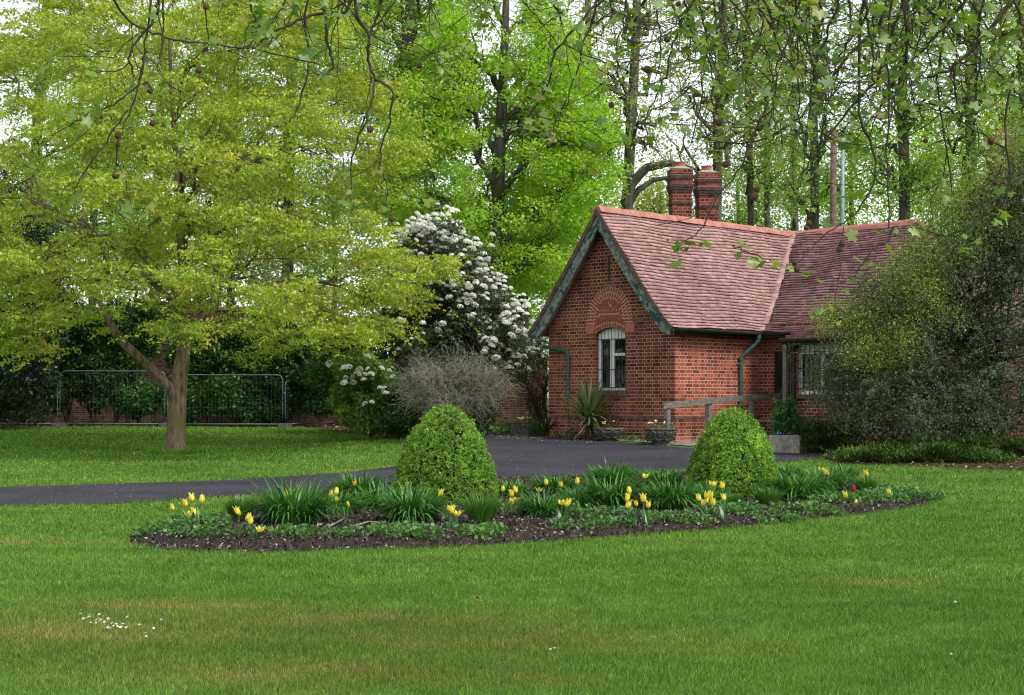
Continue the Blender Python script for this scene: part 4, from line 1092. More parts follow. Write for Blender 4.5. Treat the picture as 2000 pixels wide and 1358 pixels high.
for lab, x, y, Y, rx, rz, leaf in (
    ('dark green shrub behind the leftmost fence panel', 45, 760, 47.2, 1.5, 1.0, 'dark_leaf'),
    ('tall dark shrub on the wall above the leftmost fence panel', 130, 660, 47.4, 1.3, 1.5, 'dark_leaf'),
    ('bright green climber on the wall left of the golden trunk', 225, 690, 47.3, 1.3, .9, 'ivy'),
    ('small green bush low behind the fence, left of the golden trunk', 270, 780, 47.2, .7, .45, 'ivy'),
    ('green bush directly behind the golden trunk', 375, 770, 47.0, .9, .9, 'ivy'),
    ('green leafy bush behind the fence right of the golden trunk', 452, 765, 46.8, .8, .75, 'ivy'),
    ('olive shrub on top of the wall right of the golden trunk', 470, 690, 47.0, 1.9, .75, 'dark_leaf'),
    ('thin climber near the right end of the fence', 575, 700, 46.6, .9, 1.1, 'dark_leaf'),
    ('hanging dark foliage over the wall top at the far left', 60, 640, 46.9, 2.0, .9, 'dark_leaf'),
    ('dark foliage spilling over the wall top above the side limb', 250, 630, 46.9, 1.9, .7, 'dark_leaf'),
    ('broad dark shrub on the wall between trunk and fence end', 410, 700, 46.9, 1.3, .9, 'dark_leaf'),
    ('dark shrub covering the wall behind the fence end', 545, 720, 46.7, 1.3, 1.2, 'dark_leaf'),
    ('dark tall shrub on the wall left of the low flowering shrub', 625, 730, 46.4, 1.2, 1.3, 'dark_leaf'),
    ('dark shrub high on the wall under the golden crown', 560, 640, 46.8, 2.0, .8, 'dark_leaf'),
    ('dark shrub on the wall behind the side limb', 180, 730, 47.1, 1.1, 1.1, 'dark_leaf'),
    ('low dark scrub at the wall foot right of the golden trunk', 520, 800, 46.9, 1.1, .35, 'dark_leaf')):
    q = PX(x, y, Y)
    bush('wall_shrub', lab, 'shrub', q, (rx, .5, rz), 70, leaf, .10, 130, (.35, .3, .28), group='shrubs and climbers along the garden wall', k1=6, k2=3)
# fence panels
fence_tubes = [((-20, 829), (112, 829), 737), ((117, 828), (322, 826), 725), ((327, 826), (552, 824), 730), ((557, 823), (655, 815), 738)]
labs = ['wire fence panel at the far left, with a lower top rail', 'wire fence panel left of the golden tree trunk', 'wire fence panel right of the golden tree trunk', 'wire fence panel turning back towards the white flowering shrub']
Yf = 46.
for i, ((xa, ya), (xb, yb), yt) in enumerate(fence_tubes):
    pa = PX(xa, ya, Yf); pb = PX(xb, yb, Yf+(2.2 if i == 3 else 0)); 
    h = (ya-yt)*Yf/F
    for q in (pa, pb): q[2] = float(gz(q[0], q[1]))+.1
    d = (pb-pa); L = np.linalg.norm(d[:2]); d = d/L; h = h-.0
    fp = empty('fence_panel', tuple(pa), labs[i], 'fence panel', 'temporary wire fence panels')
    mb = MB(); R = .16; P = [pa, pa+up*(h-R)]
    for k in range(1, 5): a = k*PI/8; P.append(pa+up*(h-R+R*math.sin(a))+d*(R-R*math.cos(a)))
    for k in range(4, -1, -1): a = k*PI/8; P.append(pb+up*(h-R+R*math.sin(a))-d*(R-R*math.cos(a)))
    P.append(pb); P = np.array(P)
    mb.tube(P, .021, 8); mb.tube([pa, pb], .022, 8)
    mb.build('frame', M['galv'], fp, smooth=True)
    mb = MB(); n = int(L/.11)
    for k in range(1, n): q = pa+d*L*k/n; mb.tube([q+up*.01, q+up*(h-.03)], .0018, 3, cap=False)
    for z in np.arange(.25, h, .25): mb.tube([pa+up*z, pb+up*z], .0018, 3, cap=False)
    mb.build('wire_mesh', M['galv'], fp)
    mb = MB(); mb.hexa([pa+d*.0+np.array([x, y, z]) for z in (-.11, .03) for x, y in ((-.16, -.36), (.16, -.36), (.16, .3), (-.16, .3))])
    mb.build('foot_block', M['stone'], fp)
    mb = MB(); mb.box(pa+up*(h*.72), d, np.array([0, 1, 0]), up, .05, .035, .03); mb.build('clamp', M['galv'], fp)

# ------------------------------------------------------------------ shrubs left of the lodge
Yv = 38.5
A = area(360, Yv, 1.3, [(770, 470), (830, 448), (880, 440), (930, 500), (965, 560), (1010, 600), (1040, 660), (1052, 720), (1010, 740), (900, 700), (860, 720), (800, 740), (760, 640), (770, 560)])
b = gbase(905, Yv)
vib = woody('flowering_shrub', 'tall grey green shrub covered in white flower heads, left of the gable', 'shrub', None, b, A, 'vib_leaf', .085, 170, (.34, .34, .26), None, 'twig_dark', k1=14, k2=5, r0=.07, twig_r=.007, stemname='stems', crown_name='leaves', bias=.3)
def bloom_mesh():
    n = 90; d = rng.normal(size=(n, 3)); d[:, 2] = abs(d[:, 2])*.9; d /= np.linalg.norm(d, axis=1)[:, None]
    P = d*np.array([.075, .075, .06]); V, Q = leaves(P, .034, out=d, outb=1.5, bias=0., asp=.9); return V, Q
bv, bq = bloom_mesh()
fl = []
outline = [(760, 500), (820, 455), (885, 440), (925, 500), (950, 560), (985, 600), (1020, 640), (1045, 690)]
def flowers_on(root, pts, mat='blossom', name='flower_head'):
    first = None; 
    for i, p in enumerate(pts[:100]):
        if first is None: 
            first = mesh_np(name, bv, bq, M[mat], None); first.parent = root; o = first
        else: o = first.copy(); C.objects.link(o); o.parent = root
        o.location = np.array(p)-parent_world(root); s = rng.uniform(.75, 1.35); o.scale = (s, s, s*.95)
        o.rotation_euler = (rng.normal(.3, .3), rng.normal(0, .35), rng.uniform(0, 6))
    rest = pts[100:]
    if len(rest):
        V = np.concatenate([bv*rng.uniform(.7, 1.2)+p for p in rest]); Q = np.concatenate([bq+i*len(bv) for i in range(len(rest))])
        o = mesh_np(name, V, Q, M[mat], root); o['kind'] = 'stuff'
pts = []
for _ in range(12000):
    q = A[rng.integers(len(A))]+rng.normal(0, .15, 3)
    x = 1000+q[0]/q[1]*F; y = HZ-(q[2]-EYE)/q[1]*F
    ridge_y = np.interp(x, [o_[0] for o_ in outline], [o_[1] for o_ in outline])
    dd = y-ridge_y
    pr = math.exp(-max(0, dd-40)/80)+.07
    if q[1] > Yv+.5: pr *= .3
    if rng.random() < pr: q = q+np.array([0, -.3 if q[1] < Yv else 0, .25]); pts.append(q)
    if len(pts) >= 850: break
pts.sort(key=lambda q: q[1]); flowers_on(vib, pts)
bush('dark_shrub', 'dark evergreen shrub between the fence end and the white flowering shrubs', 'shrub', (*PX(745, 690, 41.5)[:2], 2.3), (1.9, .8, 1.6), 150, 'dark_leaf', .09, 170, (.35, .35, .28))
A = area(120, 37, .8, [(660, 700), (740, 690), (790, 760), (800, 850), (690, 845), (655, 790)])
gs = woody('flowering_shrub', 'low bright green shrub with a few white flower heads, right of the fence', 'shrub', None, gbase(725, 37), A, 'juniper_light', .08, 150, (.3, .3, .2), None, 'twig_dark', k1=8, k2=4, r0=.04, twig_r=.006, stemname='stems', crown_name='leaves', bias=.4)
flowers_on(gs, [PX(x, y, 36+rng.uniform(-.3, .2)) for x, y in ((643, 711), (717, 697), (681, 718), (672, 720), (702, 723), (718, 721), (725, 731), (713, 732), (698, 732), (689, 738), (675, 738), (672, 748), (690, 748), (710, 742), (742, 758), (750, 760), (753, 769), (726, 786), (713, 789), (745, 720), (760, 724), (766, 737))])
# bare twiggy shrub
def twiggy(label, base, c, r, n, mat, depth=3, tw=.009, seed=1):
    root = empty('bare_shrub', tuple(base), label, 'shrub'); T = Tubes()
    A = ellip(c, r, n, .55)
    c1, l = kmeans(A, 14)
    for j in range(len(c1)):
        L = curve(base+rng.normal(0, .12, 3)*np.array([1, 1, 0]), c1[j], sag=.1, wig=.06, n=7); T.add(L, np.linspace(.028, .012, 7), 5)
        for a in A[l == j]:
            i = rng.integers(3, 7); L2 = curve(L[i], a, sag=.12, wig=.12, n=6); T.add(L2, np.linspace(tw*1.1, tw*.5, 6), 3)
            for q in range(4):
                s0 = L2[rng.integers(2, 6)]; e = s0+rng.normal(0, .22, 3)+(s0-c)*.12; T.add(curve(s0, e, sag=.1, wig=.16, n=5), np.linspace(tw*.6, tw*.3, 5), 3)
    T.build('twigs', M[mat], root); return root
Ys = 34.6
b = gbase(890, Ys)
twiggy('bare grey shrub of tangled twigs below the white flowers', b, PX(888, 755, Ys)+np.array([0, 0, -.02]), np.array([1.4, .9, .72]), 520, 'twig')
bush('dark_shrub', 'dark evergreen shrub low behind the bare twiggy shrub', 'shrub', (*PX(850, 780, 36.4)[:2], 1.25), (1.5, .6, .8), 120, 'dark_leaf', .07, 160, (.3, .3, .22))
q = PX(1050, 700, 36.6); twiggy('thin leafless shrub against the left corner of the gable', gbase(1050, 36.6), np.array([q[0], q[1], 2.1]), np.array([.5, .35, .95]), 130, 'twig_dark', tw=.007)

# plants against the gable wall
def strappy(name, label, cat, base, n, L, W, el, droop, mat, rad=.1, group=None, stem=None, nm='leaves', K=6, hrange=(0, 0)):
    root = empty(name, tuple(base), label, cat, group)
    a = rng.uniform(0, 2*PI, n); r = rad*np.sqrt(rng.uniform(0, 1, n))
    B = np.column_stack([base[0]+r*np.cos(a), base[1]+r*np.sin(a), base[2]+rng.uniform(*hrange, n)]) if hrange[1] else np.column_stack([base[0]+r*np.cos(a), base[1]+r*np.sin(a), np.full(n, base[2]-.01)])
    az = a+rng.normal(0, .5, n)
    V, Q = ribbon(B, az, rng.uniform(*el, n), L*rng.uniform(.55, 1.1, n), rng.uniform(*droop, n), W*rng.uniform(.6, 1.2, n), K)
    mesh_np(nm, V, Q, M[mat], root)
    return root
cb = gbase(1150, 33.5)
r_ = strappy('cordyline', 'spiky sword leaved plant in front of the gable window', 'plant', cb, 280, .92, .042, (-.35, 1.5), (.0, .6), 'cordyline', .03, hrange=(.35, .62), K=5)
mb = MB(); mb.tube([cb-up*.05, cb+up*.3, cb+up*.6], [.06, .045, .04], 8); mb.build('stem', M['twig_dark'], r_)
T_ = strappy  # skirt of dead outer leaves
V, Q = ribbon(np.repeat(cb[None]+up*.3, 40, 0), rng.uniform(0, 2*PI, 40), rng.uniform(-.5, .3, 40), rng.uniform(.4, .75, 40), rng.uniform(.3, 1., 40), np.full(40, .03), 5)
mesh_np('leaves', V, Q, M['litter'], r_)
strappy('strap_plant', 'dark clump of arching strap leaves between the planter trough and the green downpipe', 'plant', gbase(1062, 35.3), 150, .75, .028, (.7, 1.45), (.6, 1.6), 'dark_leaf', .22)
strappy('strap_plant', 'small yellowing clump of strap leaves at the foot of the spiky plant', 'plant', gbase(1105, 34.0), 70, .4, .02, (.6, 1.4), (.6, 1.6), 'cordyline', .2)
def weedpatch(name, label, cat, c, rx, ry, n, size, mat, h=.1, group=None):
    """low ground cover of lobed leaves on short stalks"""
    root = empty(name, tuple(c), label, cat, group)
    k = max(3, n//22); a = rng.uniform(0, 2*PI, k); r = np.sqrt(rng.uniform(0, 1, k))
    cc = np.column_stack([c[0]+rx*r*np.cos(a), c[1]+ry*r*np.sin(a)])
    P = np.repeat(cc, n//k, 0); P = P+rng.normal(0, .045, P.shape)
    z = (bedz(P[:, 0], P[:, 1]) if poly_in(np.array(bed_poly), P[:1, 0], P[:1, 1])[0] else gz(P[:, 0], P[:, 1]))+rng.uniform(.02, 1, len(P))*h
    V, Q = leaves(np.column_stack([P, z]), size*.8, (0, 0, 1), .45, .75, .5)
    mesh_np('leaves', V, Q, M[mat], root); return root
weedpatch('low_plant', 'low green leafy plant left of the planter trough', 'plant', gbase(992, 36.6), .35, .3, 500, .07, 'weed', .3)
# planter trough with pansies
tc_ = gbase(1025, 36.2)
mb = MB(); mb.box(tc_+up*.13, np.array([.96, -.28, 0]), np.array([.28, .96, 0]), up, .30, .12, .14); mb.build
tr_ = empty('planter_trough', tuple(tc_), 'small rectangular stone trough left of the green downpipe', 'planter')
mb.build('trough', M['stone'], tr_)
mb = MB(); mb.box(tc_+up*.275, np.array([.96, -.28, 0]), np.array([.28, .96, 0]), up, .27, .095, .008); mb.build('soil', M['soil'], tr_)
def pansies(label, c, spread, n, cols):
    root = empty('pansy_plants', tuple(c), label, 'flowers')
    P = np.column_stack([rng.normal(c[0], spread[0], n*9), rng.normal(c[1], spread[1], n*9), c[2]+rng.uniform(0, .09, n*9)])
    V, Q = leaves(P, .045, bias=.4); mesh_np('leaves', V, Q, M['weed'], root)
    for i in range(n):
        p = np.array([rng.normal(c[0], spread[0]), rng.normal(c[1], spread[1]), c[2]+rng.uniform(.08, .15)])
        V, Q = leaves(np.repeat(p[None], 5, 0)+rng.normal(0, .009, (5, 3)), .032, (0, -.8, .5), .8, .95)
        mesh_np('flower', V, Q, M[cols[i % len(cols)]], root)
pansies('pale yellow and white pansies planted in the stone trough', tc_+up*.28, (.15, .05), 9, ['cream', 'yellow', 'blossom'])
# stone urns
def urn(x, y, label, R, Hh):
    c = G(x, y); root = empty('stone_urn', tuple(c), label, 'urn', 'carved stone urns by the gable wall')
    mb = MB(); prof_ = [(.42, 0), (.44, .04), (.40, .07), (.46, .12), (.66, .30), (.84, .50), (.94, .66), (.98, .74), (.94, .80), (1.02, .84), (1.06, .90), (1.04, 1.0), (.90, 1.0), (.86, .9), (.1, .88)]
    mb.lathe(tuple(c), [(r*R, z*Hh) for r, z in prof_], 28); mb.build('bowl', M['stone'], root, smooth=False)
    # scrolls and swags
    for k in range(8):
        a = 2*PI*k/8+.2; ca, sa = math.cos(a), math.sin(a); mb = MB()
        P = []
        for j in range(22):
            t = j/21; th = t*3.6*PI*.75; rr = (.115*(1-t*.8))*R*2.0
            tang = a+math.cos(th)*rr/R*.85; z = .60+math.sin(th)*rr/Hh
            rad = np.interp(z, [.12, .3, .5, .66, .8], [.46, .66, .84, .94, .98])*R+.006
            P.append((c[0]+rad*math.cos(tang), c[1]+rad*math.sin(tang), c[2]+z*Hh))
        mb.tube(P, np.linspace(.02, .012, 22), 5)
        P = [(c[0]+rad*math.cos(a+.39+u*.36), c[1]+rad*math.sin(a+.39+u*.36), c[2]+Hh*(.42-.13*(1-u*u))) for u in np.linspace(-1, 1, 9) for rad in (np.interp(.42-.13*(1-u*u), [.12, .3, .5], [.46, .66, .84])*R+.004,)]
        mb.tube(P, .018, 5); mb.build('scroll', M['stone'], root, smooth=True)
    mb = MB(); mb.lathe((c[0], c[1], c[2]+Hh*.9), [(.0001, .0), (.88*R, .001), (.7*R, .03), (.01, .05)], 18); mb.build('soil', M['soil'], root, smooth=True)
    return c
c = urn(1189, 862, 'left of two dark stone urns below the gable window', .315, .29); pansies('few small yellow flowers in the left stone urn', c+up*.29, (.13, .1), 4, ['yellow', 'orange'])
c = urn(1290, 870, 'right of two dark stone urns, at the corner of the lodge', .335, .37); pansies('mixed small flowers in the right stone urn', c+up*.37, (.13, .1), 6, ['yellow', 'cream', 'blossom'])
weedpatch('weed', 'small weeds between the two stone urns', 'plant', G(1235, 862), .3, .15, 260, .05, 'weed', .12)
weedpatch('weed', 'small weeds at the foot of the right stone urn', 'plant', G(1262, 868), .12, .12, 120, .05, 'weed', .16)
# worn stone edging between wall and drive
# ------------------------------------------------------------------ timber handrail
hr = empty('handrail', tuple(H(-.7, .8, .62)), 'weathered timber handrail with four posts before the side wall', 'handrail')
posts = [(-.664, 1.473, .35), (.608, 1.567, .42), (1.983, 1.643, .5), (2.86, 1.68, .55)]
for b, zt, of in posts:
    mb = MB(); mb.box(H(-of, b, (zt+.4)/2), s_, g_, up, .05, .05, (zt-.4)/2); mb.build('post', M['timber'], hr)
ext = [(-.85, 1.462, .34)]+posts[1:3]+[(2.9, 1.68, .55)]
for (b0, z0, o0), (b1, z1, o1) in zip(ext[:-1], ext[1:]):
    mb = MB(); p, q = H(-.063-o0, b0, z0-.055), H(-.063-o1, b1-.004, z1-.055); t = (q-p)/np.linalg.norm(q-p); mb.box((p+q)/2, t, g_, np.cross(t, g_)*-1, np.linalg.norm(q-p)/2, .012, .058); mb.build('rail', M['timber'], hr)
# pavement strip and ramp
o = sheet('paving', [H(-.9, -.6, 0)[:2], H(-.9, 3.4, 0)[:2], H(.05, 3.2, 0)[:2], H(.02, 0, 0)[:2], H(2.2, -.02, 0)[:2], H(2.2, -.45, 0)[:2], H(.3, -.6, 0)[:2]], .4, lambda X, Y, P: gz(X, Y)+.02, M['concrete']); tag(o, kind='structure')
# folding table with blue bag
ft = G(1512, 868)+np.array([.0, .9, 0]); ft = gbase(1512, 32.4)
tb_ = empty('folding_table', tuple(ft), 'low grey folding table with crossed legs behind the right round bush', 'table')
mb = MB(); mb.box(ft+up*.46, np.array([1, .1, 0]), np.array([-.1, 1, 0]), up, .42, .22, .02); mb.build('table_top', M['galv'], tb_)
for sx in (-1, 1):
    for sy in (-1, 1):
        mb = MB(); mb.tube([ft+np.array([sx*.34, sy*.18, 0]), ft+np.array([-sx*.3, sy*.18, .44])], .013, 6); mb.build('leg', M['galv'], tb_)
bb = ft+np.array([.15, -.25, .2])
bp_ = bpy.data.meshes.new('plastic_bag'); bm = bmesh.new(); bmesh.ops.create_icosphere(bm, subdivisions=3, radius=1)
for v in bm.verts:
    v.co = Vector((v.co.x*.24+.05*v.co.z, v.co.y*.12, v.co.z*.15+v.co.x*.1))*(1+.18*math.sin(v.co.x*11+v.co.z*7)*math.cos(v.co.y*9))
bm.to_mesh(bp_); bm.free(); bp_.materials.append(M['blue']); o = bpy.data.objects.new('plastic_bag', bp_); o.location = bb; C.objects.link(o); tag(o, 'crumpled light blue plastic bag under the folding table', 'bag')
# concrete planter box with green bush
pc = G(1532, 886); r_ = empty('planter_box', tuple(pc), 'plain grey concrete planter box right of the right round bush', 'planter')
ax = np.array([.92, -.38, 0]); ay = np.array([.38, .92, 0])
mb = MB(); mb.box(pc+ay*.3+up*.17, ax, ay, up, .30, .3, .19); mb.build('box', M['concrete'], r_)
mb = MB(); mb.box(pc+ay*.3+up*.365, ax, ay, up, .27, .27, .01); mb.build('soil', M['soil'], r_)
q = pc+ay*.3
bush('green_bush', 'small fresh green bush with wandering shoots above the concrete planter box', 'shrub', (q[0]-.05, q[1], q[2]+.72), (.3, .25, .38), 60, 'ivy', .05, 60, (.12, .12, .1), zmin=q[2]+.35, k1=6, k2=3)

# ------------------------------------------------------------------ big right-hand shrub
Yc = 30.2
cot = np.vstack([area(640, Yc, 1.2, [(1670, 700), (1670, 640), (1710, 560), (1800, 520), (1900, 420), (1960, 340), (2080, 280), (2120, 860), (1800, 870), (1700, 850), (1620, 820), (1600, 780)]),
                 area(14, Yc-.3, .4, [(1600, 690), (1650, 670), (1660, 770), (1610, 780)])])
root = woody('big_shrub', 'huge dark grey green arching shrub hiding the right end of the lodge', 'shrub', None, gbase(1850, Yc+.3), cot, 'coto_leaf', .04, 190, (.42, .42, .34), None, 'twig_dark', k1=26, k2=6, r0=.09, twig_r=.0055, stemname='stems', crown_name='leaves', bias=.2, sag1=.22, wig=.06)
# arching sprays with leaves in rows
base0 = gbase(1850, Yc+.3)
TS = Tubes(); LP = []
for i in range(1500):
    a0 = cot[rng.integers(len(cot))]+np.array([0, -.35, .1])
    ax_ = rng.uniform(PI*.6, PI*1.9); L = rng.uniform(.4, 1.15)
    e0 = rng.uniform(.1, 1.2); n = 9; L = L*(1.5 if rng.random() < .2 else 1); s = np.linspace(0, 1, n); e = e0-s*rng.uniform(.8, 1.9)
    h = np.cumsum(np.cos(e))*L/n; v = np.cumsum(np.sin(e))*L/n
    P = a0+np.column_stack([h*math.cos(ax_), h*math.sin(ax_), v]); TS.add(P, np.linspace(.006, .003, n), 3)
    m = int(L*80); t = rng.uniform(.1, 1, m)*(n-1); j = t.astype(int).clip(0, n-2); f = (t-j)[:, None]
    LP.append(P[j]*(1-f)+P[j+1]*f+rng.normal(0, .02, (m, 3)))
TS.build('arching_sprays', M['twig_dark'], root)
V, Q = leaves(np.concatenate(LP), .034, bias=.3); mesh_np('spray_leaves', V, Q, M['coto_leaf'], root)
yl = np.vstack([area(260, Yc-.1, 1.3, [(1770, 480), (1830, 400), (1900, 320), (1960, 260), (2080, 200), (2080, 440), (1960, 480), (1850, 530), (1740, 570)]),
                area(26, Yc-.9, .5, [(1600, 615), (1680, 600), (1700, 640), (1640, 650)]), area(26, Yc-1.2, .5, [(1660, 690), (1760, 640), (1800, 660), (1720, 720)]),
                area(26, Yc-1.3, .4, [(1690, 540), (1800, 500), (1840, 600), (1900, 640), (1780, 620)])])
woody('budding_shrub', 'yellow green leafing branches over the upper right of the huge dark shrub', 'shrub', None, gbase(1930, Yc+.9), yl, 'coto_young', .042, 170, (.5, .5, .42), None, 'twig_dark', k1=16, k2=4, r0=.08, twig_r=.006, stemname='stems', crown_name='leaves', bias=.2, sag1=.2)
# junipers
def juniper(label, outline, Y, n, hz=.08):
    A = area(n, Y, .55, outline); x = [o_[0] for o_ in outline]
    b = G(sum(x)/len(x), max(o_[1] for o_ in outline)-3); root = empty('juniper', tuple(b), label, 'shrub', 'spreading junipers under the big shrub')
    A = A[A[:, 2] > gz(A[:, 0], A[:, 1])+.02]
    m = 60; B = np.repeat(A, m, 0); az = np.repeat(rng.uniform(0, 2*PI, len(A)), m)+rng.normal(0, .9, len(B))
    V, Q = ribbon(B+rng.normal(0, 1, B.shape)*np.array([.09, .09, .035]), az, rng.uniform(-.1, 1., len(B)), rng.uniform(.04, .11, len(B)), rng.uniform(.3, 1.2, len(B)), np.full(len(B), .02), 2)
    mesh_np('foliage', V, Q, M['juniper'], root)
    T = Tubes()
    for a in A[::3]: T.add(curve(a-np.array([rng.normal(0, .12), -.15, .14]), a, sag=.05, wig=.05, n=4), np.linspace(.01, .004, 4), 3)
    T.build('stems', M['twig_dark'], root)
juniper('long low juniper mat along the lawn edge under the big shrub', [(1625, 885), (1700, 872), (1780, 874), (1860, 868), (1960, 885), (1990, 905), (1900, 912), (1780, 906), (1660, 900)], 28.6, 330)
juniper('dark juniper behind the low mat at the right', [(1700, 868), (1800, 855), (1950, 850), (2050, 870), (2060, 900), (1900, 895)], 29.4, 200)
juniper('yellow green juniper mound beside the concrete planter box', [(1545, 845), (1570, 815), (1620, 818), (1680, 832), (1680, 868), (1600, 880), (1550, 868)], 30.3, 170)

# ------------------------------------------------------------------ clipped box domes
def boxdome(label, x, xw, ytop, ybase, seed):
    c = G(x, ybase); R = xw/2*c[1]/F; Hh = EYE-(ytop-HZ)*c[1]/F-c[2]
    root = empty('box_topiary', tuple(c), label, 'topiary bush', 'clipped box domes in the flower bed')
    hp = np.array([0, .08, .2, .35, .5, .62, .74, .84, .92, .97, 1.0]); rp = np.array([.88, .95, .98, .93, .84, .75, .62, .48, .33, .2, .05])
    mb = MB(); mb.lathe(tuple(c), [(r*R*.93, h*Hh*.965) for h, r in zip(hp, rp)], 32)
    mb.build('shade_core', M['box_core'], root, smooth=True)  # solid near-black core paints the shade between the leaves
    n = 5200
    h = rng.beta(1.1, 1.0, n*2); r = np.interp(h, hp, rp); k = rng.random(len(h)) < (r+.12); h = h[k][:n]; r = r[k][:n]; n = len(h)
    a = rng.uniform(0, 2*PI, n)
    lump = .022*np.sin(a*5+h*7+seed)+.018*np.sin(a*9-h*13+seed*2)+.03*np.sin(a*2+seed*3)
    rr = (r+lump)*R*rng.uniform(.955, 1.015, n)
    P = np.column_stack([c[0]+rr*np.cos(a), c[1]+rr*np.sin(a), c[2]+h*Hh*rng.uniform(.99, 1.015, n)])
    slope = np.interp(h, hp, [0, 0, 0, .15, .3, .5, .8, 1.1, 1.8, 3, 6])
    out = np.column_stack([np.cos(a), np.sin(a), slope]); out /= np.linalg.norm(out, axis=1)[:, None]
    m = 22; PP = np.repeat(P, m, 0); O = np.repeat(out, m, 0)
    tl_ = rng.uniform(.3, 1.4, n)**1.3; tl_[rng.random(n) < .03] *= 2.2; tlen = np.repeat(tl_, m)
    PP = PP+O*(rng.uniform(0, .045, len(PP))*tlen)[:, None]+rng.normal(0, .014, PP.shape)
    V, Q = leaves(PP, .021, (0, -.1, .6), .25, .6, .45, out=O, outb=.35)
    mesh_np('leaves', V, Q, M['box_leaf'], root)
boxdome('left of two clipped round box bushes in the flower bed', 870, 192, 799, 988, 1.)
boxdome('right of two clipped round box bushes in the flower bed', 1432, 166, 803, 975, 2.4)

# ------------------------------------------------------------------ flower bed
ORD = ['first', 'second', 'third', 'fourth', 'fifth', 'sixth', 'seventh', 'eighth', 'ninth', 'tenth']
clumps = [ # x, ybase, half width px, top px, kind
 (575, 1038, 82, 950, 'd', 'large daylily clump with arching leaves, leftmost of the big ones'), (472, 1030, 42, 980, 'f', 'fine leaved grassy clump near the left tip of the bed'),
 (662, 1020, 50, 968, 'd', 'daylily clump between the largest left clump and the bushy middle ones'), (700, 985, 66, 932, 'd', 'daylily clump behind with one orange tulip above it'),
 (740, 1012, 55, 955, 'd', 'daylily clump in front of the orange tulip'), (805, 1036, 76, 958, 'd', 'large daylily clump in front of the left round bush'),
 (940, 1040, 40, 972, 'f', 'fine upright grassy clump right of the left round bush'), (1000, 985, 45, 945, 'd', 'daylily clump touching the right side of the left round bush'),
 (1062, 1026, 66, 975, 'd', 'broad daylily clump low in front of the middle of the bed'), (1085, 978, 60, 936, 'd', 'daylily clump at the back, just left of the bed centre'),
 (1125, 1010, 48, 960, 'd', 'daylily clump right behind the double headed tulip'), (1190, 1005, 70, 940, 'd', 'dense daylily clump in the centre of the bed'),
 (1195, 965, 62, 912, 'd', 'tallest daylily clump at the back centre of the bed'), (1312, 1010, 66, 945, 'd', 'daylily clump left of the right round bush'),
 (1292, 968, 55, 925, 'd', 'daylily clump at the back left of the right round bush'), (1385, 1000, 45, 952, 'd', 'daylily clump in front of the left side of the right round bush'),
 (1560, 990, 70, 930, 'd', 'daylily clump right of the right round bush'), (1605, 975, 66, 922, 'd', 'daylily clump under the pair of pale tulips'),
 (1540, 958, 40, 912, 'd', 'small daylily clump at the back beside the right round bush'), (1645, 955, 42, 915, 'd', 'rightmost daylily clump at the back edge of the bed'),
 (1500, 1000, 40, 960, 'f', 'grassy tuft at the foot of the right round bush'), (1690, 980, 26, 935, 'f', 'upright grassy tuft beside the red tulip'), (1430, 1005, 36, 975, 'f', 'short grassy tuft below the right round bush')]
for x, yb, hw, yt, kd, lab in clumps:
    c = G(x, yb-6); c[2] = float(bedz(c[0:1], c[1:2])[0]) if poly_in(np.array(bed_poly), c[0:1], c[1:2])[0] else c[2]
    px = F/c[1]; hh = (yb-6-yt)/px*.93; ww = hw/px
    if kd == 'd':
        n = int(620*(ww/.45)**1.5)
        strappy('daylily', lab, 'plant', c, n, hh*1.4, .024, (.7, 1.5), (.7, 2.5), 'daylily', ww*.55, 'daylily clumps in the flower bed', K=6)
    else:
        strappy('grassy_clump', lab, 'plant', c, int(700*(ww/.3)), hh*1.15, .012, (.95, 1.55), (.2, 1.1), 'finegrass', ww*.5, 'grassy clumps in the flower bed', K=5)
def petal_cup(kind, s=1.):
    """six pointed petals"""
    V = []; Q = []; n = 0
    rad = {'open': [.0, .021, .027, .024, .040], 'cup': [.0, .019, .025, .019, .018], 'wide': [.0, .024, .038, .044, .062]}[kind]
    zz = {'open': [0, .010, .034, .058, .082], 'cup': [0, .010, .032, .058, .080], 'wide': [0, .008, .026, .042, .056]}[kind]
    wv = [.008, .034, .037, .020, .002]
    for k in range(6):
        a = k*PI/3+rng.normal(0, .08); inner = 1.-.12*(k % 2); ja = rng.normal(0, .004)
        for j in range(5):
            r = (rad[j]*inner+ja*j/4)*s; z = zz[j]*s; w = wv[j]*s/2
            for u in (-1, 0, 1):
                aa = a; rr = r-(abs(u)*w*.35); 
                V.append((rr*math.cos(aa)-u*w*math.sin(aa), rr*math.sin(aa)+u*w*math.cos(aa), z))
        for j in range(4):
            for u in range(2): i = n+j*3+u; Q.append((i, i+1, i+4, i+3))
        n += 15
    return np.array(V), np.array(Q)
cups = {k: [petal_cup(k) for _ in range(2)] for k in ('open', 'cup', 'wide')}
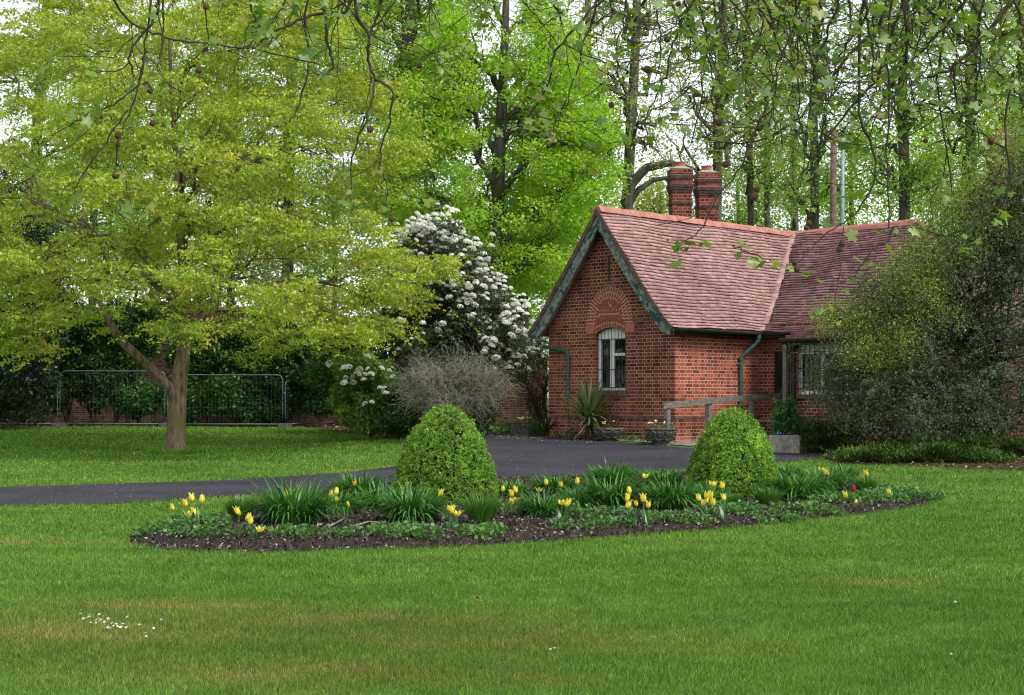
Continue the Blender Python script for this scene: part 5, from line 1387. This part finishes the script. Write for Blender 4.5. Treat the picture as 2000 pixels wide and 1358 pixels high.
def tulip(x, y, label, group, kind='open', col='yellow', s=1., yb=None, nl=3):
    """stands on the bed where its stem starts (column x, row yb) and is tall enough to carry its head at row y"""
    c = G(x, yb); sc0 = c[1]
    if poly_in(np.array(bed_poly), c[0:1], c[1:2])[0]: c[2] = float(bedz(c[0:1], c[1:2])[0])
    h = max(.05, EYE-(y-HZ)/F*c[1]-c[2]-.035)
    root = empty('tulip', tuple(c), label, 'tulip', group)
    lean = rng.normal(0, .025, 2); top = c+np.array([lean[0], lean[1], h])
    mb = MB(); mb.tube([c-up*.02, c+np.array([lean[0]*.3, lean[1]*.3, h*.5]), top+up*.012], [.0045, .004, .0035], 6); mb.build('stem', M['stem'], root, smooth=True)
    V, Q = cups[kind][rng.integers(2)]; sc = s*rng.uniform(1.08, 1.35); az = rng.uniform(0, 6); tx, ty = rng.normal(0, .15, 2)
    R = np.array([[math.cos(az), -math.sin(az), 0], [math.sin(az), math.cos(az), 0], [0, 0, 1]]); V2 = V@R.T*sc; V2[:, 0] += V2[:, 2]*tx; V2[:, 1] += V2[:, 2]*ty
    mesh_np('flower', V2+top, Q, M[col], root, smooth=True)
    a0 = rng.uniform(0, 6)
    for k in range(nl):
        V, Q = ribbon(c[None]+rng.normal(0, .006, (1, 3))*[1, 1, 0], np.array([a0+k*2*PI/nl+rng.normal(0, .4)]), np.array([rng.uniform(1.05, 1.45)]), np.array([min(.34, h+.08)*rng.uniform(.55, .85)]), np.array([rng.uniform(.2, 1.2)]), np.array([rng.uniform(.035, .055)]), 6, 'tulip')
        mesh_np('leaf', V, Q, M['tulip_leaf'], root, smooth=True)
sets = [
 ('of six yellow tulips at the left tip of the bed', 1040, [(341, 985), (364, 977), (376, 967), (395, 971), (366, 997), (373, 994)]),
 ('of four yellow tulips low at the front left of the bed', 1064, [(465, 993), (481, 1006), (492, 1012), (505, 1026)]),
 ('of two tulips above the largest left daylily clump', 1022, [(560, 958), (578, 962)]),
 ('of seven tulips behind the largest left daylily clump', 1018, [(623, 978), (632, 973), (633, 979), (643, 959), (652, 955), (656, 968), (677, 977)]),
 ('of three tulips at the foot of the left round bush', 1050, [(874, 990), (880, 986), (890, 995)]),
 ('of five tulips just right of the left round bush', 1005, [(979, 949), (995, 981), (1001, 959), (1003, 968), (1012, 951)]),
 ('of four tulips along the back, left of the bed centre', 985, [(1055, 949), (1066, 936), (1096, 940), (1124, 934)]),
 ('of two tulips on touching stems at the front centre of the bed', 1042, [(1095, 974), (1103, 977)]),
 ('of six tulips between the bed centre and right round bush', 1036, [(1227, 952), (1227, 981), (1234, 966), (1239, 976), (1256, 969), (1267, 980)]),
 ('of three tulips left of the right round bush', 975, [(1259, 923), (1344, 931), (1363, 943)]),
 ('of nine tulips crowded in front of the right round bush', 1028, [(1370, 967), (1374, 977), (1379, 961), (1380, 971), (1389, 961), (1394, 976), (1398, 938), (1413, 943), (1414, 965)]),
 ('of four tulips at the back right of the bed', 965, [(1582, 924), (1605, 911), (1618, 919), (1625, 918)]),
 ('of four yellow tulips near the right tip of the bed', 996, [(1655, 962), (1669, 972), (1694, 919), (1740, 958)]),
]
for desc, yb, ps in sets:
    for i, (x, y) in enumerate(ps):
        kd = rng.choice(['open', 'cup', 'wide'], p=[.55, .3, .15]); sm_ = .7 if (x, y) in ((656, 968), (677, 977), (1239, 976), (1669, 972), (1582, 924)) else 1.
        b_ = yb+rng.normal(0, 3); b_ = min(b_, y+82); b_ = {1694: 968, 1740: 984, 1398: 1008, 1413: 1010}.get(x, b_)
        tulip(x, y+7, f'{ORD[i]} from left {desc}', 'yellow tulips in the flower bed', kd, 'yellow', sm_, yb=b_)
tulip(852, 965, 'single yellow tulip against the left round bush', 'yellow tulips in the flower bed', 'open', yb=1018)
tulip(699, 945, 'orange tulip above the daylilies left of the left round bush', None, 'cup', 'orange', .85, yb=985)
tulip(1550, 943, 'orange tulip right of the right round bush', None, 'cup', 'orange', .9, yb=985)
tulip(1667, 956, 'small red tulip near the right end of the bed', None, 'cup', 'red', .9, yb=985)
tulip(1707, 963, 'fading pinkish cream tulip near the right tip of the bed', None, 'wide', 'cream', .9, yb=982)
tulip(1740, 974, 'tiny yellow tulip under the rightmost tulip', None, 'cup', 'yellow', .6, yb=986)
tulip(1559, 1000, 'short yellow flower low at the front edge right of the centre', None, 'wide', 'yellow', .8, yb=1008, nl=2)
wp_ = [(600, 1062, .4, .25, 260, 'at the front edge left of centre'), (555, 1058, .3, .25, 220, 'in front of the largest left daylily clump'), (700, 1062, .35, .2, 200, 'before the fallen twigs'), (1290, 1030, .4, .3, 260, 'in front of the daylilies left of the right bush'), (1400, 1018, .35, .3, 260, 'under the crowded tulips'), (310, 1050, .3, .3, 420, 'at the left tip of the bed'), (370, 1040, .5, .5, 650, 'below the six left tulips'), (400, 1062, .35, .2, 300, 'at the front edge below the left tulips'), (770, 1055, .4, .3, 380, 'at the front left of centre'),
       (815, 1062, .35, .2, 320, 'in front of the left round bush'), (950, 1058, .35, .3, 380, 'in front of the fine upright grass clump'), (1005, 1008, .45, .5, 380, 'beside the middle daylilies'), (1165, 1020, .55, .45, 560, 'at the bed centre front'),
       (1200, 1040, .3, .2, 200, 'at the front edge near the centre'), (1120, 1045, .3, .2, 160, 'by the front double tulip'), (1460, 1010, .6, .5, 620, 'below the right round bush'), (1500, 1020, .5, .3, 420, 'at the front edge right of the round bush'),
       (1575, 1008, .45, .3, 420, 'by the short yellow flower'), (1640, 990, .6, .5, 620, 'in front of the rear right daylilies'), (1700, 985, .6, .5, 640, 'by the last tulips'), (1755, 975, .6, .6, 700, 'near the right tip'), (1790, 975, .35, .4, 320, 'at the very right tip'), (1340, 1030, .4, .25, 260, 'right of the front tulip group')]
for x, y, rx, ry, n, lab in wp_:
    weedpatch('groundcover_plant', 'low spreading green leafy plant '+lab, 'plant', G(x, y), rx, ry, int(n*1.2), .055, 'weed', .11, 'low leafy plants in the flower bed')
# mulch
def chips(name, poly, n, zf, size, mat, label, bias=.6):
    P = np.array(poly); lo = P.min(0); hi = P.max(0)
    X = rng.uniform(lo[0], hi[0], n); Y = rng.uniform(lo[1], hi[1], n); k = poly_in(P, X, Y); X, Y = X[k], Y[k]
    V, Q = leaves(np.column_stack([X, Y, zf(X, Y)+rng.uniform(.002, .03, len(X))]), size, (0, 0, 1), bias, .5, .6)
    o = mesh_np(name, V, Q, M[mat]); tag(o, label, kind='stuff')
chips('mulch', bed_poly, 60000, bedz, .034, 'chip', 'dark bark chips and dead leaves on the flower bed soil', .3)
chips('leaf_litter', lit_poly, 14000, gz, .09, 'litter', 'brown fallen leaves along the foot of the garden wall')
chips('leaf_litter', rb_poly, 6000, gz, .06, 'litter', 'fallen leaves under the huge right shrub')
q = spline([G(*p) for p in [(940, 842), (1000, 846), (1100, 855), (1180, 864), (1150, 868), (1040, 862), (960, 856)]], .5)
chips('fallen_petals', q, 900, lambda X, Y: gz(X, Y)+.015, .045, 'petal_white', 'pale petals strewn on the drive below the white flowering shrub', .9)
chips('drive_grit', drive_poly, 6000, lambda X, Y: gz(X, Y)+.012, .017, 'petal_white', 'tiny pale petals and grit scattered over the dark drive', .9)
chips('drive_debris', drive_poly, 4500, lambda X, Y: gz(X, Y)+.012, .025, 'litter', 'small pale leaf bits scattered on the dark drive', .8)
P = np.array(drive_poly); q = rng.integers(0, len(P), 3800); pt = P[q]+rng.normal(0, .13, (3800, 2)); pt = pt[poly_in(P, pt[:, 0], pt[:, 1])]
V, Q = leaves(np.column_stack([pt, gz(pt[:, 0], pt[:, 1])+.018]), .03, (0, 0, 1), .8, .5, .6); o = mesh_np('edge_litter', V, Q, M['litter']); tag(o, 'small dead leaves gathered along the edges of the drive', kind='stuff')
# twigs on the bed
for pts, lab in (([(690, 1045), (720, 1036), (760, 1040), (840, 1044), (890, 1058)], 'long bent grey twig lying on the soil before the left round bush'), ([(640, 1048), (672, 1030), (700, 1036)], 'short dark twig on the soil left of the long twig')):
    P = np.array([G(*p) for p in pts]); P[:, 2] = bedz(P[:, 0], P[:, 1])+.03
    T = Tubes(); T.add(P, np.linspace(.012, .006, len(P)), 5); o = T.build('fallen_twig', M['twig'], org=tuple(P[0])); tag(o, lab, 'twig')
# fallen leaf and daisies on the lawn
def leaf_obj(name, p, size, mat, label, cat):
    V = []; Q = []; n = 12
    V.append((0, 0, .018))
    for k in range(n): a = 2*PI*k/n; r = size*(1+.35*math.cos(3*a)); V.append((r*math.cos(a), r*.6*math.sin(a), .01+.03*math.sin(a*2+1)**2))
    Q = [(0, 1+k, 1+(k+1) % n) for k in range(n)]
    o = mesh_np(name, np.array(V)+p, np.array(Q), M[mat], org=tuple(p)); tag(o, label, cat)
leaf_obj('fallen_leaf', G(931, 1180)+up*.03, .03, 'litter', 'single curled brown dead leaf lying on the front lawn', 'leaf')
dm = None
for i in range(40):
    x = rng.normal(218, 38); y = 1226+(x-215)*.2+rng.normal(0, 8)
    if i < 6: x, y = [(174, 1213), (315, 1219), (1075, 1278), (1083, 1275), (1866, 1183), (1858, 1287)][i]
    p = G(x, y)+up*.028
    if dm is None:
        V = []; Q = []; 
        for k in range(9):
            a = 2*PI*k/9; b = .22; V += [(0, 0, 0), (.014*math.cos(a-b), .014*math.sin(a-b), .003), (.017*math.cos(a), .017*math.sin(a), .003), (.014*math.cos(a+b), .014*math.sin(a+b), .003)]; Q.append([4*k, 4*k+1, 4*k+2, 4*k+3])
        dm = mesh_np('daisy', np.array(V), np.array(Q), M['petal_white'], org=(0, 0, 0)); o = dm
    else: o = dm.copy(); C.objects.link(o)
    o.location = p; s = rng.uniform(.45, .85); o.scale = (s, s, s); o.rotation_euler = (rng.normal(.3, .3), rng.normal(0, .3), 0)
    if i < 6: lab = ['larger white daisy just above the left daisy patch', 'lone white daisy right of the left daisy patch', 'left of two close daisies at the front centre', 'right of two close daisies at the front centre', 'lone daisy far right on the front lawn', 'lone daisy near the lower right corner'][i]
    else: lab = 'small white daisy in the patch on the browned lawn at lower left'
    tag(o, lab, 'daisy', 'daisies in the mown lawn')

# ------------------------------------------------------------------ pole, street lamp, cable
Yp = 56
b = gbase(1628, Yp); r_ = empty('wooden_pole', tuple(b), 'tall reddish brown wooden pole rising behind the roof valley', 'pole')
mb = MB(); mb.tube([b-up*.1, PX(1628, 250, Yp)], [.15, .11], 12); mb.build('shaft', M['pole'], r_, smooth=True)
mb = MB(); mb.box(PX(1628, 385, Yp)+np.array([.25, 0, 0]), np.array([1, 0, 0]), np.array([0, 1, 0]), up, .22, .04, .03); mb.build('step_bracket', M['galv'], r_)
b = gbase(1646, Yp+2); r_ = empty('street_lamp', tuple(b), 'pale blue green street lamp with a long arm, behind the roof valley', 'street lamp')
Yl = Yp+2
mb = MB(); mb.tube([b-up*.1, PX(1645, 430, Yl), PX(1646, 270, Yl)], [.10, .085, .07], 10); mb.tube([PX(1646, 272, Yl), PX(1655, 250, Yl), PX(1690, 236, Yl), PX(1722, 229, Yl)], .035, 8); mb.build('column', M['lamp_metal'], r_, smooth=True)
mb = MB(); mb.tube([PX(1712, 231, Yl), PX(1722, 229, Yl), PX(1742, 225, Yl), PX(1748, 225, Yl)], [.04, .11, .10, .03], 8); mb.build('lantern', M['lamp_metal'], r_, smooth=True)
T = Tubes(); P = np.array([PX(-150, 205, 60), PX(400, 214, 59), PX(763, 223, 58), PX(1000, 234, 57), PX(1280, 241, 56.5), PX(1628, 258, Yp)]); T.add(P, np.full(6, .018), 4)
o = T.build('overhead_cable', M['iron'], org=tuple(P[-1])); tag(o, 'thin dark cable crossing the tree crowns to the wooden pole', 'cable')

# ------------------------------------------------------------------ overhanging plane tree
pt_base = np.array([8.5, 8.0, float(gz(8.5, 8.0))])
plane = empty('plane_tree', tuple(pt_base), 'plane tree hanging long twigs, young leaves and seed balls over the top of the view', 'tree')
T = Tubes()
T.add(np.array([pt_base-up*.1, pt_base+up*1.5, pt_base+np.array([-.2, 0, 3.4]), pt_base+np.array([-.5, .1, 5.2]), pt_base+np.array([-.9, .3, 7.5])]), [.42, .34, .30, .25, .18], 14)
T.build('trunk', M['bark_gold'], plane)
LIMB = [np.array([pt_base+np.array([-.3, 0, 4.2]), [5.6, 8., 5.0], [3., 7.8, 4.9], [.5, 7.6, 4.9], [-2.2, 7.4, 4.7], [-4.2, 7.3, 4.4]]),
        np.array([pt_base+np.array([-.25, 0, 3.8]), [6., 9.2, 4.7], [3.6, 9.6, 4.9], [1.2, 9.6, 5.0], [-.8, 9.4, 4.8]]),
        np.array([pt_base+np.array([-.2, 0, 3.4]), [6.2, 6.8, 4.2], [4., 6.6, 4.2], [1.8, 6.6, 4.1], [0, 6.5, 3.9], [-2, 6.4, 3.7]])]
LN = []
for L in LIMB:
    t = np.linspace(0, 1, len(L)); tt = np.linspace(0, 1, 40); P = np.stack([np.interp(tt, t, L[:, i]) for i in range(3)], 1)+rng.normal(0, .02, (40, 3))
    TL = Tubes(); TL.add(P, np.linspace(.15, .035, 40), 8); TL.build('limb', M['bark_dark'], plane); LN.append(P)
LN = np.concatenate(LN)
tw = Tubes(); leafpts = []; ballpts = []
def hang(px, Y, r0, r1, leafn=0, sub=2, connect=True, ends=True):
    P = np.array([PX(x, y, Y) for x, y in px])
    if connect:
        d = np.linalg.norm(LN-P[0]-np.array([0, 0, .3]), axis=1); d[LN[:, 2] < P[0, 2]+.05] = 99; j = int(np.argmin(d))
        st = curve(LN[j], P[0], sag=.08, wig=.03, n=5)[:-1]; P = np.vstack([st, P])
    n = len(P); tt = np.linspace(0, n-1, (n-1)*4+1); Q = np.stack([np.interp(tt, np.arange(n), P[:, i]) for i in range(3)], 1)
    for _ in range(2): Q[1:-1] = .25*Q[:-2]+.5*Q[1:-1]+.25*Q[2:]
    Q[1:-1] += rng.normal(0, .004, Q[1:-1].shape)
    R = np.linspace(r0*1.1, r1*1.1, len(Q)); tw.add(Q, R, 6)
    m = len(Q)
    for k in range(sub):
        i = rng.integers(m//3, m); L = rng.uniform(.15, .5); d = rng.normal(0, 1, 3); d[1] *= .4; d[2] = -abs(d[2])*.7+.1; d /= np.linalg.norm(d)
        E = curve(Q[i], Q[i]+d*L, sag=-.15, wig=.04, n=6); tw.add(E, np.linspace(r1*.9, .0016, 6), 4)
        if rng.random() < .75: leafpts.append((E[-1], 3))
        elif rng.random() < .6: ballpts.append(E[-1]-up*.03); tw.add(np.array([E[-1], E[-1]-up*.03]), [.0012, .0012], 3)
    if ends: leafpts.append((Q[-1], 3))
    for k in range(leafn): leafpts.append((Q[rng.integers(m//3, m)], 2))
H_ = [
 ([(315, -20), (308, 25), (290, 54), (265, 83), (250, 115), (262, 150)], 7.0, .010, .004, 1, 2),
 ([(318, -20), (319, 60), (314, 100), (308, 140)], 7.1, .009, .003, 1, 1),
 ([(296, -20), (290, 54), (284, 91), (281, 124), (272, 165)], 6.9, .007, .003, 2, 1),
 ([(247, 41), (297, 66), (350, 80), (412, 85), (495, 97), (560, 110), (619, 124)], 7.4, .007, .003, 5, 2),
 ([(398, -20), (401, 30), (408, 78)], 7.2, .005, .003, 1, 0),
 ([(690, -20), (676, 29), (640, 24), (598, 33), (536, 62), (507, 83)], 8.0, .012, .005, 4, 3),
 ([(594, 40), (602, 90), (603, 136), (590, 180), (577, 223), (565, 239)], 7.6, .007, .003, 0, 1),
 ([(631, -10), (635, 40), (640, 90), (652, 124), (639, 146)], 8.2, .011, .007, 1, 1),
 ([(250, 215), (231, 239), (198, 289), (165, 330), (146, 380)], 6.8, .004, .002, 1, 1),
 ([(272, 165), (230, 200), (190, 220), (150, 240), (100, 265)], 6.8, .004, .002, 5, 1),
 ([(281, 124), (262, 200), (240, 250), (228, 290), (224, 340)], 6.9, .004, .002, 1, 1),
 ([(692, -20), (696, 35), (722, 70), (719, 120), (733, 155), (726, 205), (701, 268), (683, 318), (687, 371)], 7.4, .012, .003, 1, 3),
 ([(733, 155), (768, 173), (765, 226), (747, 283), (740, 328), (756, 353), (754, 396)], 7.4, .006, .002, 2, 2),
 ([(750, -20), (740, 20), (733, 39), (722, 70)], 7.4, .008, .006, 0, 1),
 ([(733, 39), (790, 70), (850, 110), (870, 140)], 7.5, .004, .002, 4, 1),
 ([(870, 60), (905, 30), (945, 10), (960, -20)][::-1], 8.2, .004, .002, 4, 1),
 ([(760, 353), (800, 385), (850, 397)], 7.4, .003, .002, 1, 0),
 ([(1100, 85), (1150, 110), (1190, 125), (1230, 140)], 8., .004, .002, 4, 2),
 ([(1010, 215), (1060, 232), (1120, 238), (1160, 236)], 7.8, .003, .002, 3, 1),
 ([(1544, -20), (1506, 49), (1483, 95), (1453, 114), (1400, 140)], 7.8, .018, .004, 3, 4),
 ([(1740, -10), (1711, 65), (1670, 91), (1635, 141), (1597, 194), (1556, 236), (1506, 266), (1468, 279), (1392, 279)], 7.5, .013, .003, 5, 6),
 ([(1770, -20), (1749, 49), (1730, 114), (1711, 160), (1673, 198), (1643, 228), (1605, 289), (1563, 342)], 7.2, .012, .003, 4, 5),
 ([(1990, -20), (1947, 42), (1909, 84), (1882, 114), (1848, 141), (1810, 150)], 7.6, .018, .006, 4, 5),
 ([(1909, 84), (1905, 152), (1909, 213), (1901, 243)], 7.6, .008, .003, 1, 3),
 ([(1760, 230), (1772, 213), (1810, 201), (1848, 207), (1886, 243), (1962, 289)], 7.3, .006, .003, 3, 4),
 ([(1555, -20), (1559, 137), (1559, 228), (1575, 289), (1563, 365)], 7.1, .007, .002, 2, 4),
 ([(1734, 60), (1734, 171), (1734, 296), (1736, 445)], 6.7, .006, .003, 1, 2),
 ([(1677, 60), (1677, 228), (1696, 266), (1711, 316), (1708, 361), (1677, 414), (1640, 440), (1590, 475), (1556, 515)], 7.0, .009, .002, 3, 4),
 ([(1500, 200), (1460, 290), (1440, 340), (1395, 390), (1378, 440), (1362, 458), (1325, 480)], 6.6, .005, .002, 4, 1),
 ([(1430, 480), (1458, 492), (1490, 505), (1530, 518)], 6.6, .003, .002, 4, 0),
 ([(1745, 445), (1740, 470), (1700, 490), (1680, 525), (1650, 547)], 6.7, .004, .002, 4, 1),
 ([(1290, -20), (1325, 30), (1345, 70), (1390, 110), (1405, 150)], 7.6, .008, .003, 5, 3),
 ([(1390, -20), (1400, 40), (1375, 120), (1370, 200), (1350, 280)], 8.2, .008, .003, 5, 3),
 ([(1850, -20), (1840, 80), (1830, 180), (1850, 300), (1860, 380)], 7.9, .009, .003, 3, 4),
 ([(1650, -20), (1665, 50), (1640, 130), (1610, 220), (1600, 300)], 8.4, .009, .003, 4, 4),
 ([(1980, 140), (1960, 240), (1975, 330), (1960, 420), (1900, 470)], 7.2, .006, .002, 5, 3),
]
for px, Y, a, b_, lf, sb in H_:
    hang(px, Y, a, b_, lf, sb, connect=px[0][1] < 70)
for i in range(64):
    x = rng.uniform(1180, 2010) if i < 54 else rng.uniform(420, 1150); y = -20; pts_ = [(x, y)]; L = rng.uniform(3, 9) if i < 54 else rng.uniform(2, 4); dxx = rng.normal(0, 22)
    for k in range(int(L)):
        x += dxx+rng.normal(0, 8); y += rng.uniform(22, 50); dxx *= .85; pts_.append((x, y))
    hang(pts_, rng.uniform(6.6, 9.2), rng.uniform(.005, .011), .0025, rng.integers(7, 15), rng.integers(5, 11))
tw.build('branches', M['twig_dark'], plane)
# leaves: cupped five-lobed young leaves hanging in bunches
LV = []; LQ = []; n = 0
ang = np.array([-2.5, -1.9, -1.35, -.95, -.6, -.32, 0, .32, .6, .95, 1.35, 1.9, 2.5]); rad = np.array([.45, .72, .55, .9, .62, .72, 1.1, .72, .62, .9, .55, .72, .45])
for p, k in leafpts:
    for _ in range(rng.integers(1, k+2)):
        s = rng.uniform(.02, .052); c = p+rng.normal(0, .035, 3)-up*.01
        nrm = np.array([rng.normal(0, .5), rng.normal(-.35, .5), rng.uniform(.25, 1)]); nrm /= np.linalg.norm(nrm)
        u = np.cross(nrm, rng.normal(size=3)); u /= np.linalg.norm(u); v = np.cross(nrm, u); fold = rng.uniform(.1, .7)
        pts_ = [c]+[c+s*r*(math.cos(a)*u+math.sin(a)*v*(1-fold*.4))-nrm*s*fold*abs(math.sin(a))*r*.6 for a, r in zip(ang, rad)]
        LV += pts_; m = len(ang)
        LQ += [(n, n+1+i, n+2+i) for i in range(m-1)]; n += m+1
mesh_np('leaves', np.array(LV), np.array(LQ), M['plane_leaf'], plane)
bl_px = [(283, 115), (388, 138), (298, 241), (230, 265), (230, 283), (226, 343), (197, 228), (286, 165), (293, 178), (402, 14), (765, 428), (1325, 8), (1303, 77), (1264, 136), (1668, 128), (1556, 525), (1552, 512), (1645, 476), (1640, 487), (1690, 113), (1474, 384), (1478, 370), (1962, 65), (1486, 245), (1404, 240), (1813, 367), (1580, 436), (1575, 445), (1483, 250), (1728, 180), (1360, 185)]
ballpts = [PX(x, y, 7.) for x, y in bl_px]+ballpts[:10]
bme = None
for i, p in enumerate(ballpts[:60]):
    if bme is None:
        bm = bmesh.new(); bmesh.ops.create_icosphere(bm, subdivisions=3, radius=.016)
        for v in bm.verts: v.co *= 1+random.uniform(-.06, .06)
        bme = bpy.data.meshes.new('seed_ball'); bm.to_mesh(bme); bm.free(); bme.materials.append(M['ball'])
    o = bpy.data.objects.new('seed_ball', bme); C.objects.link(o); o.parent = plane; o.location = p-pt_base
    s = rng.uniform(.75, 1.1); o.scale = (s, s, s)
print('TOTAL POLYS', sum(len(o.data.polygons) for o in C.objects if o.type == 'MESH'))
